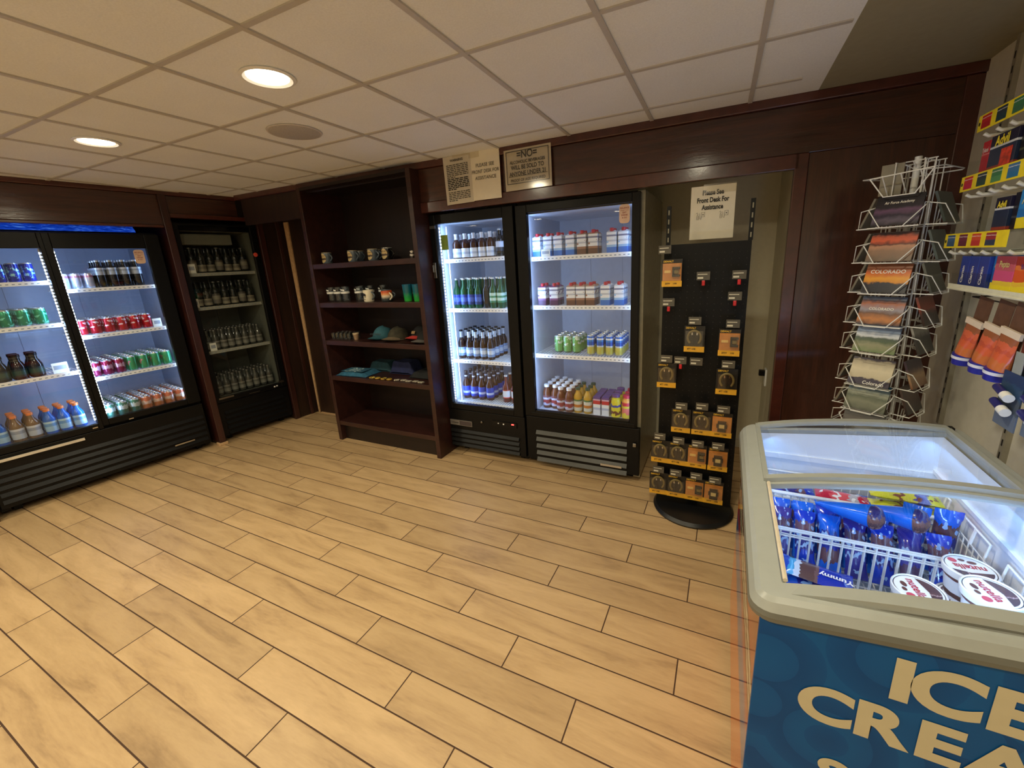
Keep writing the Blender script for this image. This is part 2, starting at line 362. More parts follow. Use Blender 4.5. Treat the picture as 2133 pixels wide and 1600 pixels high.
# ================================================================ PAPER SIGNS
def sheet(name, label, w_, h_, x, z, y=None, tilt=0.0, m=PAPER):
    t = thing(name, label, 'sign', (x, (hy(x) - 0.021 if y is None else y) - 0.002, z), HR); t.rotation_euler = (0, tilt, HR)
    b = MB(); n = 10
    b.grid(lambda u, v: (-w_ / 2 + w_ * u, -0.0015 - 0.002 * math.sin(PI * u) * (1 - v), -h_ / 2 + h_ * v), n, 4)
    b.grid(lambda u, v: (w_ / 2 - w_ * u, -0.0008 - 0.002 * math.sin(PI * u) * (1 - v), -h_ / 2 + h_ * v), n, 4)
    b.build('paper', m, t); return t
TAPE = glass('sticky_tape', (0.97, 0.96, 0.93), 2.0, 0.12)
s1 = sheet('warning_sheet', 'printed warning sheet of dense text, left end of the header signs', 0.225, 0.315, -1.745, 2.172, tilt=-0.02, m=mat('paper_grey', srgb(206, 198, 180), 0.55, var=0.02))
tx = MB(); random.seed(3)
for blk, (z0, n, th) in enumerate(((0.098, 8, 0.0045), (0.008, 7, 0.0065), (-0.078, 6, 0.0045))):
    for i in range(n):
        x = -0.088; z = z0 - i * 0.0112; end = 0.088 if i < n - 1 else -0.02
        while x < end:
            l = random.uniform(0.012, 0.035); tx.box(x, min(x + l, end), -0.0052, -0.0046, z - th / 2, z + th / 2); x += l + 0.006
tx.build('text_lines', INK, s1)
text('heading', 'WARNING', 0.022, INK, s1, (0.0, -0.0052, 0.126), bold=0.02)
bx('tape', TAPE, (-0.03, 0.10, -0.0065, -0.0058, 0.145, 0.165), s1)
s2 = sheet('front_desk_notice', 'white sheet reading please see front desk for assistance, middle of the header', 0.222, 0.315, -1.525, 2.178, tilt=0.0, m=PAPER)
text('lettering', '', 0, INK, s2, (0.0, -0.0056, 0), rows=[('PLEASE SEE', 0.031, 0, 0.062, 0.95, 0), ('FRONT DESK FOR', 0.031, 0, 0.022, 0.84, 0), ('ASSISTANCE', 0.031, 0, -0.018, 0.95, 0)])
bx('tape', TAPE, (-0.12, -0.04, -0.0072, -0.006, 0.115, 0.165), s2)
s3 = sheet('age_limit_sign', 'white no alcoholic beverages under 21 sign, right end of the header signs', 0.33, 0.25, -1.214, 2.178, tilt=-0.01, m=mat('paper_white', srgb(214, 206, 188), 0.4, var=0.02))
text('lettering', '', 0, INK, s3, (0.0, -0.0056, 0.008), rows=[('=NO=', 0.062, 0, 0.078, 0.85, 0.02), ('ALCOHOLIC BEVERAGES', 0.026, 0, 0.036, 0.86, 0.025), ('WILL BE SOLD TO', 0.036, 0, 0.004, 0.80, 0.025), ('ANYONE UNDER 21', 0.036, 0, -0.034, 0.80, 0.025), ('PROOF OF AGE REQUIRED', 0.0235, 0, -0.073, 0.88, 0.02)])
bd = MB()
for k, (a, b, t) in enumerate(((0.150, 0.105, 0.004),)):
    for (x0, x1, z0, z1) in ((-a, a, b - t, b), (-a, a, -b + 0.012, -b + 0.012 + t), (-a, -a + t, -b + 0.012, b), (a - t, a, -b + 0.012, b), (-a + 0.012, a - 0.012, -0.049, -0.0465)):
        bd.box(x0, x1, -0.0054, -0.0046, z0 + 0.008, z1 + 0.008)
bd.build('border', INK, s3)
bx('plastic_sleeve', TAPE, (-0.165, 0.165, -0.0088, -0.0068, -0.125, 0.125), s3)
s4 = sheet('assistance_notice', 'white sheet reading please see front desk, hanging above the black display', 0.228, 0.285, -0.10, 1.806, y=hy(-0.1) - 0.016, tilt=0.0)
text('lettering', '', 0, INK, s4, (0.0, -0.0056, 0), rows=[('Please See', 0.036, 0, 0.105, 0.72, 0.03), ('Front Desk For', 0.036, 0, 0.066, 0.72, 0.03), ('Assistance', 0.036, 0, 0.028, 0.72, 0.03)])
for x in (-0.065, 0.055):
    ic = MB()
    ic.tube([(x - 0.018, -0.005, -0.002), (x - 0.012, -0.005, 0.004), (x - 0.008, -0.005, -0.004), (x - 0.013, -0.005, -0.012), (x - 0.013, -0.005, -0.034), (x - 0.005, -0.005, -0.034), (x - 0.006, -0.005, -0.012)], 0.0008, 4)
    ic.tube([(x, -0.005, 0.0), (x + 0.002, -0.005, -0.03), (x + 0.008, -0.005, -0.034), (x + 0.010, -0.005, -0.020)], 0.0008, 4)
    ic.tube([(x + 0.010, -0.005, 0.004), (x + 0.027, -0.005, 0.004), (x + 0.027, -0.005, -0.02), (x + 0.010, -0.005, -0.02)], 0.0008, 4, closed=True)
    ic.box(x + 0.016, x + 0.021, -0.0054, -0.0046, -0.011, -0.006)
    ic.build('icon', INK, s4)
bx('tape', TAPE, (-0.05, 0.115, -0.0075, -0.006, 0.10, 0.15), s4)
# ================================================================ GLASS-DOOR COOLERS
def strip_light(parent, x, y, z0, z1, energy, colr=(0.36, 0.58, 1.0), face=0.0):
    la = bpy.data.lights.new('tube_light', 'AREA'); la.shape = 'RECTANGLE'; la.size = 0.03; la.size_y = z1 - z0; la.energy = energy; la.color = colr
    lo = bpy.data.objects.new('tube_light', la); C.objects.link(lo); lo.parent = parent
    lo.location = (x, y, (z0 + z1) / 2); lo.rotation_euler = (PI / 2, 0, -face)
def led_strip(parent, x, y, z0, z1):
    b = MB(); b.box(x - 0.004, x + 0.004, y, y + 0.003, z0, z1, 0)
    for k in range(int((z1 - z0) / 0.024)): b.box(x - 0.003, x + 0.003, y - 0.002, y, z0 + 0.008 + k * 0.024, z0 + 0.018 + k * 0.024, 1)
    b.build('led_strip', [WHITEP, LED], parent)
def shelf_part(parent, x0, x1, y0, y1, z, rail=WIREW, lip=0.026):
    b = MB(); b.box(x0, x1, y0 - 0.006, y0, z - lip, z + 0.004, 0)
    n = int((x1 - x0) / 0.022)
    for i in range(n + 1):
        x = x0 + (x1 - x0) * i / n; b.box(x - 0.0025, x + 0.0025, y0, y1, z - 0.006, z, 0)
    for y in (y0 + 0.01, (y0 + y1) / 2, y1 - 0.01): b.box(x0, x1, y - 0.004, y + 0.004, z - 0.013, z - 0.006, 0)
    for i in range(int((x1 - x0) / 0.03)): b.box(x0 + 0.01 + i * 0.03, x0 + 0.024 + i * 0.03, y0 - 0.0066, y0 - 0.0058, z - 0.016, z - 0.010, 1)
    return b.build('shelf', [rail, mat('rail_slot', srgb(120, 135, 150), 0.6)], parent)
def cooler(name, label, loc, rotz, W, H, D, doors, zbot, liner, slats, frame_m=BLACK, side_m=None, slat_m=DGREY, X0=0.0):
    """doors: (fx0, fx1, gx0, gx1, gz0, gz1, y) frame and glass limits; zbot: deck height inside"""
    t = thing(name, label, 'drinks cooler', loc, rotz)
    y0 = 0.05; th = 0.045 if not X0 else 0.03
    b = MB(); b.box(X0, X0 + th, y0, D, 0.03, H); b.box(W - th, W, y0, D, 0.03, H, 1); b.box(X0 + th, W - th, y0, D, H - 0.07, H); b.box(X0 + th, W - th, D - th, D, 0.03, H - 0.07)
    b.box(X0 + th, W - th, y0 + 0.01, D - th, 0.05, zbot - 0.012)
    for x in (X0 + 0.06, W - 0.10):
        for y in (0.1, D - 0.12): b.box(x, x + 0.04, y, y + 0.04, 0.0, 0.05)
    b.build('cabinet', [frame_m, side_m or frame_m], t)
    i = MB(); x0, x1, z0, z1, yb = X0 + th + 0.002, W - th - 0.002, zbot - 0.011, H - 0.072, D - th - 0.002
    i.quad((x0, yb, z0), (x1, yb, z0), (x1, yb, z1), (x0, yb, z1)); i.quad((x0, y0, z0), (x0, yb, z0), (x0, yb, z1), (x0, y0, z1)); i.quad((x1, yb, z0), (x1, y0, z0), (x1, y0, z1), (x1, yb, z1))
    i.quad((x0, y0, z1), (x0, yb, z1), (x1, yb, z1), (x1, y0, z1)); i.quad((x0, y0, z0), (x1, y0, z0), (x1, yb, z0), (x0, yb, z0))
    for k in (0.33, 0.67):
        xx = x0 + (x1 - x0) * k; i.box(xx - 0.012, xx + 0.012, yb - 0.006, yb, z0, z1)
    i.build('liner', liner, t)
    for (fx0, fx1, gx0, gx1, gz0, gz1, y) in doors:
        fz0, fz1 = gz0 - 0.05, H - 0.012
        d = MB(); d.box(fx0, gx0, y, y + 0.042, fz0, fz1); d.box(gx1, fx1, y, y + 0.042, fz0, fz1); d.box(gx0, gx1, y, y + 0.042, gz1, fz1); d.box(gx0, gx1, y, y + 0.042, fz0, gz0)
        do = d.build('door', frame_m, t, bevel=0.004)
        bx('glass_pane', GLASS, (gx0 - 0.004, gx1 + 0.004, y + 0.018, y + 0.023, gz0 - 0.004, gz1 + 0.004), do)
    if slats:
        sx0, sx1, sz0, sz1, n = slats
        g = MB(); g.box(X0, W, 0.008, 0.05, 0.06, doors[0][4] - 0.056, 0)
        g.build('base_panel', frame_m, t, bevel=0.004)
        g = MB(); h_ = (sz1 - sz0) / n
        for k in range(n):
            z = sz0 + k * h_; g.add([(sx0, 0.006, z), (sx1, 0.006, z), (sx1, -0.010, z + h_ * 0.12), (sx0, -0.010, z + h_ * 0.12), (sx0, 0.006, z + h_ * 0.62), (sx1, 0.006, z + h_ * 0.62)],
                                    [(0, 1, 2, 3), (3, 2, 5, 4), (0, 3, 4), (1, 5, 2)], 0)
        g.build('grille', slat_m, t)
    return t
def price_card(x, y, z, parentM, label, w_=0.055, h_=0.075, rz=0):
    p = parentM @ Vector((x, y, z)); o = thing('price_card', label, 'price card', p, rz)
    bx('card', CARDW, (-w_ / 2, w_ / 2, -0.001, 0.001, 0, h_), o)
    bx('print', mat('card_print', srgb(150, 160, 170), 0.6), (-w_ / 2 + 0.008, w_ / 2 - 0.008, -0.0016, -0.001, h_ * 0.35, h_ * 0.75), o)
LC = cooler('sliding_door_cooler', 'wide black cooler with two sliding glass doors, along the left wall', LCO, LCR, 1.30, 1.985, 0.72,
            [(0.0, 0.625, 0.03, 0.60, 0.505, 1.862, 0.0), (0.60, 1.30, 0.664, 1.20, 0.523, 1.862, 0.012)], 0.492, mat('blue_grey_liner', srgb(158, 168, 188), 0.5, var=0.03), (0.02, 1.28, 0.09, 0.36, 5), slat_m=mat('black_slat', srgb(16, 16, 17), 0.35, spec=0.2))
for z in (1.63, 1.315, 0.937): shelf_part(LC, 0.05, 0.605, 0.09, 0.62, z)
for z in (1.56, 1.196, 0.854): shelf_part(LC, 0.665, 1.25, 0.09, 0.62, z)
bx('door_rail', mat('bright_rail', srgb(226, 226, 220), 0.25, 0.6), (0.0, 0.50, -0.012, -0.002, 0.405, 0.425), LC)
bx('mullion', BLACK, (0.607, 0.662, 0.06, 0.11, 0.49, 1.90), LC)
led_strip(LC, 0.597, 0.062, 0.52, 1.86)
led_strip(LC, 0.672, 0.062, 0.55, 1.86)
bx('maker_badge', CHROME, (1.02, 1.17, -0.012, -0.0085, 0.128, 0.140), LC)
for x in (0.56, 0.78): bx('lock', CHROME, (x, x + 0.03, -0.004, 0.0, 0.475, 0.483), LC)
strip_light(LC, 0.585, 0.075, 0.52, 1.86, 3.6, face=math.radians(-35) )
strip_light(LC, 0.69, 0.075, 0.52, 1.86, 3.6, face=math.radians(35))
strip_light(LC, 1.235, 0.075, 0.52, 1.86, 1.6, face=math.radians(-35))
# rounded balance sticker, built once for the two coolers that carry it
def sticker(parent, x, z, y, w_=0.066, h_=0.112):
    pts = []
    for cx_, cz, a in ((1, 1, 0), (-1, 1, 90), (-1, -1, 180), (1, -1, 270)):
        for k in range(5):
            q = math.radians(a + k * 22.5); pts.append((cx_ * (w_ / 2 - 0.02) + 0.02 * math.cos(q), cz * (h_ / 2 - 0.02) + 0.02 * math.sin(q)))
    s_ = MB().prism(pts[::-1], 0, 0.0006).build('balance_sticker', mat('sticker_tan', srgb(222, 190, 168), 0.5), parent, (x, y, z), fix=True)
    text('lettering', '', 0, mat('sticker_red', srgb(150, 60, 44), 0.6), s_, (0, -0.0008, 0), rows=[('BALANCE', 0.0145, 0, 0.034, 0.85, 0.02), ('WHAT YOU', 0.010, 0, 0.020, 0.9, 0), ('EAT', 0.0135, 0, 0.007, 1, 0.02), ('DRINK', 0.0135, 0, -0.008, 1, 0.02), ('& DO', 0.0125, 0, -0.023, 1, 0.02)])
    return s_
sticker(LC, 1.145, 1.795, 0.026)
# crumpled blue strip along its top, emission added so it looks bright
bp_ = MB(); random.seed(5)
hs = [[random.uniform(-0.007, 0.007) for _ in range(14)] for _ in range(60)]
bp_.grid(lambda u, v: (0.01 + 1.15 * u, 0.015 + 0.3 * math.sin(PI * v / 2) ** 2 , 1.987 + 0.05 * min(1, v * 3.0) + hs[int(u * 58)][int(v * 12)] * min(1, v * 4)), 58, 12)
BF_ = NT('blue_added_glow'); BF_.set(Roughness=0.15)
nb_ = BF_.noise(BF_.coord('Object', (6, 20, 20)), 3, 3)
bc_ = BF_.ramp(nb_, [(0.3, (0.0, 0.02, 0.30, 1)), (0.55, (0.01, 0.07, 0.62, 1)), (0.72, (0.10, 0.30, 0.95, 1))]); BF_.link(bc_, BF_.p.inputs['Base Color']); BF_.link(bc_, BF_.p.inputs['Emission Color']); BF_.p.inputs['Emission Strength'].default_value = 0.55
tag(bp_.build('glow_strip', BF_.m, None, LCO, LCR), 'blue strip with added glow along the top of the sliding-door cooler, under the header', 'light panel')
# unlit cooler behind the post
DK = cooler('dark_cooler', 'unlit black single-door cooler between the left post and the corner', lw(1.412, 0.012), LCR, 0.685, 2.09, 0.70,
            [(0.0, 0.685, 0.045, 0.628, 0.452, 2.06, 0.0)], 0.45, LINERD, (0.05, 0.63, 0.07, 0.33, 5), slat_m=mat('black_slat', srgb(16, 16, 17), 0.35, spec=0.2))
DM = Matrix.Translation(lw(1.412, 0.012)) @ Matrix.Rotation(LCR, 4, 'Z')
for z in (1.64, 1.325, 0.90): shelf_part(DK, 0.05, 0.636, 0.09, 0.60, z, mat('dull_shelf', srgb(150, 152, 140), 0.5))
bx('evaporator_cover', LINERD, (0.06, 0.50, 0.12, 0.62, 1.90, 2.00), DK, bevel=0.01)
rs = MB().lathe([(0.001, 0.003), (0.018, 0.003), (0.021, 0.0)], 20).build('red_sticker', mat('sticker_coral', srgb(226, 82, 66), 0.5), DK, (0.636, -0.001, 1.80), rot=(PI / 2, 0, 0))
bx('maker_badge', STEEL, (0.30, 0.40, -0.003, 0.0, 0.418, 0.424), DK)
for x, z in ((0.545, 0.425), (0.570, 0.428)): bx('control_knob', WHITEP, (x, x + 0.014, -0.004, 0.002, z - 0.006, z + 0.006), DK)
bx('hinge', STEEL, (0.60, 0.655, -0.004, 0.0, 0.452, 0.475), DK); bx('hinge', STEEL, (0.03, 0.16, -0.004, 0.0, 0.435, 0.452), DK)
# the two lit coolers on the back wall
F1L, F2L = (-2.185, 2.70, 0), (-1.357, 2.705, 0)
F1 = cooler('narrow_cooler', 'lit black single-door cooler of beer bottles, right of the wooden shelf unit', F1L, 0, 0.815, 1.985, 0.76,
            [(0.09, 0.812, 0.139, 0.727, 0.458, 1.902, 0.0)], 0.43, LINER, (0.10, 0.76, 0.07, 0.24, 4), slat_m=mat('black_slat', srgb(16, 16, 17), 0.35, spec=0.2), X0=0.09)
for z in (1.637, 1.243, 0.812): shelf_part(F1, 0.124, 0.77, 0.12, 0.66, z)
shelf_part(F1, 0.124, 0.77, 0.10, 0.66, 0.448)
led_strip(F1, 0.140, 0.055, 0.47, 1.89)
bx('wire_standard', WIREW, (0.152, 0.16, 0.12, 0.13, 0.45, 1.89), F1)
strip_light(F1, 0.15, 0.075, 0.47, 1.89, 5.2, face=math.radians(30)); strip_light(F1, 0.75, 0.075, 0.47, 1.89, 2.0, face=math.radians(-35))
hh = MB(); hh.box(0.098, 0.11, -0.03, 0.0, 1.545, 1.60); hh.box(0.092, 0.12, -0.012, 0.0, 1.5, 1.62); hh.build('handle', STEEL, F1, bevel=0.003)
bx('hinge', STEEL, (0.094, 0.145, -0.008, 0.0, 1.872, 1.892), F1)
bx('notice_card', mat('green_notice', srgb(112, 138, 60), 0.5, var=0.2), (0.178, 0.240, 0.012, 0.0135, 1.71, 1.82), F1)
pt = MB(); pt.box(0.100, 0.320, -0.002, 0.006, 0.262, 0.308, 0); pt.box(0.196, 0.316, -0.0026, -0.002, 0.266, 0.304, 1); po_ = pt.build('maker_plate', [mat('plate_silver', srgb(150, 146, 142), 0.35, 0.6), mat('plate_dark', srgb(70, 60, 62), 0.5)], F1)
text('lettering', '', 0, INK, po_, (0, -0.003, 0), rows=[('Continental', 0.020, 0.147, 0.285, 0.8, 0.01)])
MB().lathe([(0.009, 0.0), (0.009, 0.008), (0.006, 0.010)], 16).build('lock', STEEL, F1, (0.418, 0.004, 0.318), rot=(PI / 2, 0, 0))
ctl = bx('control_panel', BLACKM, (0.52, 0.745, 0.0, 0.008, 0.30, 0.345), F1)
bx('button', WHITEP, (0.575, 0.583, -0.003, 0.0, 0.325, 0.333), F1); bx('button', WHITEP, (0.622, 0.632, -0.003, 0.0, 0.322, 0.332), F1)
bx('indicator', emit('red_indicator', (1.0, 0.06, 0.05), 3), (0.70, 0.722, -0.003, 0.0, 0.328, 0.338), F1)
F2 = cooler('wide_cooler', 'lit black cooler of cartons and cans with grey side, beside the alcove', F2L, 0.004, 0.875, 1.98, 0.80,
            [(0.0, 0.855, 0.086, 0.803, 0.478, 1.914, 0.0)], 0.445, LINER, (0.085, 0.79, 0.05, 0.335, 5), side_m=GREYSIDE, slat_m=mat('bright_slat', srgb(58, 58, 55), 0.3, 0.2))
for z in (1.617, 1.264, 0.893): shelf_part(F2, 0.055, 0.80, 0.13, 0.68, z)
strip_light(F2, 0.075, 0.08, 0.5, 1.9, 2.9, face=math.radians(30)); strip_light(F2, 0.815, 0.08, 0.5, 1.9, 1.1, face=math.radians(-35))
sticker(F2, 0.756, 1.848, 0.012)
bx('door_edge', BLACK, (0.05, 0.845, -0.004, 0.012, 0.432, 0.462), F2, bevel=0.003)
kb = MB(); kb.box(0.832, 0.856, -0.012, 0.0, 0.29, 0.318); kb.build('lock', STEEL, F2, bevel=0.003)
bd2 = MB(); bd2.box(0.60, 0.755, -0.0125, -0.010, 0.108, 0.124); bd2.build('maker_badge', CHROME, F2)
for x, z in ((0.16, 0.0),): pass
# ================================================================ DRINKS (one prototype of each kind, then copies)
ALU = mat('can_aluminium', srgb(206, 208, 210), 0.22, 0.9)
def P_can(nm, m, r=0.033, h=0.125):
    k = h; b = MB().lathe([(r * .72, 0), (r * .82, 0.003), (r, 0.011), (r, k - 0.012), (r * .84, k - 0.001)], 18, cap1=False)
    o = b.build(nm, m); tag(o, 'x', 'can')
    l = MB().lathe([(r * .84, k - 0.002), (r * .86, k), (r * .80, k - 0.0005), (r * .76, k - 0.004), (0.0005, k - 0.004)], 18, cap0=False, cap1=False); l.box(-0.005, 0.005, -0.010, 0.006, k - 0.0038, k - 0.0025); l.build('can_lid', ALU, o); return o
def P_bottle(nm, body_m, r, h, neck, sh0, sh1, cap_m, label_m=None, lz=(0.15, 0.5), caph=0.014, capr=None, foil=None, cat='bottle', n=16):
    b = MB().lathe([(r * .86, 0), (r, 0.006), (r, h * sh0), (r * .93, h * (sh0 + (sh1 - sh0) * .25)), (neck * 1.25, h * (sh0 + (sh1 - sh0) * .75)), (neck, h * sh1), (neck, h - caph * 0.5)], n)
    o = b.build(nm, body_m); tag(o, 'x', cat); cr = capr or neck * 1.18
    MB().lathe([(cr, h - caph), (cr, h - 0.002), (cr * .9, h), (0.0005, h)], n, cap0=True, cap1=False).build('bottle_cap', cap_m, o)
    if label_m: MB().lathe([(r + 0.0006, h * lz[0]), (r + 0.0006, h * lz[1])], n, cap0=False, cap1=False).build('label_wrap', label_m, o)
    if foil: MB().lathe([(neck + 0.0006 + (r - neck) * .12, h * (sh1 - 0.02)), (neck + 0.0007, h * (sh1 + .03)), (neck + 0.0007, h - caph)], n, cap0=False, cap1=False).build('neck_label', foil, o)
    return o
def P_carton(nm, m, wx, wy, h, cap_m=None, gable=0.0):
    b = MB().box(-wx / 2, wx / 2, -wy / 2, wy / 2, 0, h - gable)
    if gable:
        z = h - gable; b.add([(-wx / 2, -wy / 2, z), (wx / 2, -wy / 2, z), (wx / 2, wy / 2, z), (-wx / 2, wy / 2, z), (-wx / 2 * .75, 0, h), (wx / 2 * .75, 0, h)], [(0, 1, 5, 4), (2, 3, 4, 5), (1, 2, 5), (3, 0, 4)])
    o = b.build(nm, m, bevel=0.003); tag(o, 'x', 'carton')
    if cap_m: MB().lathe([(0.015, h - gable * .7), (0.015, h + 0.012), (0.012, h + 0.015), (0.0005, h + 0.015)], 14, c=(0, -wy * .12), cap1=False).build('cap', cap_m, o)
    return o
S = srgb; WH = S(232, 236, 238)
def shelf_row(proto, desc, group, xs, z, y0, dy, rows, M, rz, where, jit=0.12, n=None, i0=0):
    """rows of the same drink behind each other; the label gives column, row and shelf"""
    n = n or len(xs)
    for r in range(rows):
        for i, x in enumerate(xs):
            p = M @ Vector((x, y0 + dy * r, z + 0.0006)); cw = col(i + i0, n)
            lab = f'{desc}, {cw}, {ROW[r]}, {where}' if rows > 1 else f'{desc}, {cw}, {where}'
            inst(proto, lab, group, p, rz + random.uniform(-jit, jit))
# ---- sliding-door cooler, left door
lq = 'left door'
blue_can = P_can('energy_drink_can', bands('print_blue_can', [(0, S(20, 40, 150)), (.3, S(26, 60, 190)), (.62, S(22, 40, 140)), (.95, S(180, 190, 200))], 0.25, 0.5, spots=(S(150, 220, 240), 38, 0.56, .2, .9)), 0.030, 0.135)
shelf_row(blue_can, 'blue energy drink can', 'blue energy drink cans', (0.245, 0.315, 0.385, 0.455, 0.525), 1.631, 0.14, 0.066, 2, LM, LCR, 'top shelf behind the left sliding door')
green_can = P_can('green_soda_can', bands('print_green_can', [(0, S(190, 200, 200)), (.06, S(16, 132, 84)), (.94, S(180, 196, 190))], 0.25, 0.5, spots=(S(120, 220, 190), 30, 0.58, .1, .92)), 0.035, 0.125)
shelf_row(green_can, 'green soda can', 'green soda cans in the sliding-door cooler', (0.17, 0.255, 0.34, 0.425, 0.51), 1.316, 0.14, 0.076, 5, LM, LCR, 'second shelf, left sliding door')
tea = P_bottle('coffee_bottle', mat('dark_coffee_glass', S(30, 26, 22), 0.12), 0.040, 0.185, 0.024, .50, .74, BLACK, bands('print_coffee', [(0, S(38, 46, 42)), (.25, S(52, 72, 58)), (.8, S(30, 36, 34))], 0.4), (0.1, 0.42), 0.022, 0.027)
shelf_row(tea, 'dark glass coffee bottle', 'dark coffee bottles', (0.15, 0.234, 0.318, 0.402), 0.938, 0.145, 0.088, 2, LM, LCR, 'third shelf, left sliding door')
price_card(0.518, 0.12, 0.9385, LM, 'blank pale price card beside the dark coffee bottles', 0.085, 0.08, LCR)
ORC = mat('orange_cap', S(214, 120, 60), 0.4)
sp_blue = P_bottle('sports_drink_bottle', mat('blue_sports_drink', S(20, 96, 190), 0.12), 0.036, 0.195, 0.0165, .56, .82, ORC, bands('print_sports_b', [(0, S(150, 190, 220)), (.5, S(96, 150, 205)), (.8, S(170, 205, 225))], 0.35), (0.10, 0.50), 0.020, 0.0185)
sp_amb = P_bottle('sports_drink_bottle', mat('amber_sports_drink', S(108, 84, 60), 0.12), 0.036, 0.195, 0.0165, .56, .82, ORC, bands('print_sports_a', [(0, S(176, 186, 198)), (.5, S(140, 150, 168)), (.8, S(190, 196, 205))], 0.35), (0.10, 0.50), 0.020, 0.0185)
for r in range(3):
    for i, (x, pr, d) in enumerate(((0.127, sp_blue, 'blue'), (0.208, sp_amb, 'amber'), (0.288, sp_amb, 'amber'), (0.373, sp_blue, 'blue'), (0.448, sp_blue, 'blue'), (0.528, sp_blue, 'blue'))):
        inst(pr, f'{d} sports drink with orange cap, {col(i, 6)}, {ROW[r]}, floor behind left sliding door', 'sports drinks with orange caps', LM @ Vector((x, 0.125 + 0.078 * r, 0.493)), LCR)
# ---- sliding-door cooler, right door
pink_can = P_can('sparkling_water_can', bands('print_pink_can', [(0, S(190, 198, 214)), (.5, S(206, 206, 222)), (.72, S(190, 130, 160)), (.86, S(215, 210, 222))], 0.25, 0.6, warp=.12), 0.030, 0.118)
shelf_row(pink_can, 'silver and pink can', 'silver and pink cans', (0.686, 0.756, 0.826), 1.561, 0.14, 0.066, 3, LM, LCR, 'top shelf, right sliding door')
dk_bot = P_bottle('iced_coffee_bottle', mat('black_glass', S(18, 18, 20), 0.1), 0.034, 0.215, 0.018, .60, .82, mat('silver_cap', S(190, 195, 200), 0.3, 0.7), bands('print_silver_label', [(0, S(170, 180, 190)), (.5, S(140, 150, 162)), (.75, S(196, 204, 212))], 0.3, 0.3), (0.46, 0.72))
shelf_row(dk_bot, 'black bottle with silver label', 'black bottles with silver labels', (0.900, 0.975, 1.052, 1.128), 1.561, 0.14, 0.075, 3, LM, LCR, 'top shelf, right sliding door')
red_can = P_can('cola_can', bands('print_red_can', [(0, S(190, 190, 192)), (.06, S(176, 20, 36)), (.94, S(190, 190, 192))], 0.25, 0.4, spots=(S(236, 214, 220), 34, 0.58, .45, .85)), 0.034, 0.125)
shelf_row(red_can, 'red cola can', 'red cola cans on the second shelf', (0.700, 0.781, 0.862, 0.943, 1.024, 1.105), 1.197, 0.14, 0.074, 5, LM, LCR, 'second shelf, right sliding door', 0.4)
price_card(1.168, 0.12, 1.1975, LM, 'blank pale price card beside the red cola cans', 0.06, 0.075, LCR)
red_can2 = P_can('fruit_soda_can', bands('print_red_can2', [(0, S(190, 190, 192)), (.06, S(120, 26, 66)), (.4, S(190, 150, 170)), (.7, S(140, 24, 56)), (.94, S(190, 190, 192))], 0.25, 0.4, warp=.4, nscale=4), 0.034, 0.125)
shelf_row(red_can2, 'dark red soda can', 'dark red soda cans on the third shelf', (0.702, 0.778, 0.854), 0.855, 0.14, 0.074, 6, LM, LCR, 'third shelf, right sliding door', 0.4)
gr_can2 = P_can('lime_soda_can', bands('print_lime_can', [(0, S(190, 196, 192)), (.06, S(60, 150, 96)), (.94, S(190, 196, 192))], 0.25, 0.4, spots=(S(196, 120, 130), 24, 0.62, .35, .8)), 0.034, 0.125)
shelf_row(gr_can2, 'light green soda can', 'light green soda cans on the third shelf', (0.931, 1.01, 1.09, 1.17), 0.855, 0.14, 0.074, 6, LM, LCR, 'third shelf, right sliding door', 0.4)
ge_can = P_can('ginger_soda_can', bands('print_ginger_can', [(0, S(186, 196, 196)), (.06, S(60, 110, 92)), (.45, S(190, 204, 200)), (.75, S(70, 124, 100)), (.94, S(190, 196, 192))], 0.25, 0.4, warp=.35, nscale=4), 0.035, 0.125)
shelf_row(ge_can, 'green and white soda can', 'green and white cans on the cooler floor', (0.709, 0.789, 0.869), 0.493, 0.125, 0.076, 6, LM, LCR, 'floor, right sliding door', 0.5)
or_can = P_can('orange_soda_can', bands('print_orange_can', [(0, S(196, 190, 186)), (.06, S(206, 120, 72)), (.4, S(214, 190, 178)), (.68, S(196, 110, 80)), (.94, S(196, 190, 186))], 0.25, 0.4, warp=.4, nscale=4), 0.035, 0.125)
shelf_row(or_can, 'orange and white soda can', 'orange and white cans on the cooler floor', (0.949, 1.029, 1.109, 1.189), 0.493, 0.125, 0.076, 6, LM, LCR, 'floor, right sliding door', 0.5)
# ---- unlit cooler
wine = P_bottle('wine_bottle', mat('dark_wine_glass', S(30, 34, 30), 0.12), 0.034, 0.235, 0.014, .60, .80, BLACK, bands('print_wine_a', [(0, S(130, 126, 108)), (.4, S(90, 88, 76)), (.8, S(120, 116, 100))], 0.6), (0.06, 0.32))
wine2 = P_bottle('wine_bottle', mat('dark_wine_glass', S(30, 34, 30), 0.12), 0.034, 0.235, 0.014, .60, .80, mat('grey_foil', S(90, 90, 84), 0.4, 0.5), bands('print_wine_b', [(0, S(90, 88, 80)), (.4, S(120, 118, 104)), (.8, S(70, 68, 62))], 0.6), (0.10, 0.5))
for sh, z, nn in (('top shelf', 1.641, 7), ('second shelf', 1.326, 7)):
    xs = [0.11 + 0.076 * i for i in range(nn)] if sh == 'second shelf' else [0.13 + 0.073 * i for i in range(nn)]
    for r in range(2):
        for i, x in enumerate(xs):
            pr = wine if (i * 5 + r + (z > 1.5)) % 3 != 1 else wine2
            inst(pr, f'dark wine bottle, {col(i, nn)}, {ROW[r]}, {sh} of the unlit cooler', 'wine bottles in the unlit cooler', DM @ Vector((x, 0.135 + 0.08 * r, z + 0.0006)), LCR)
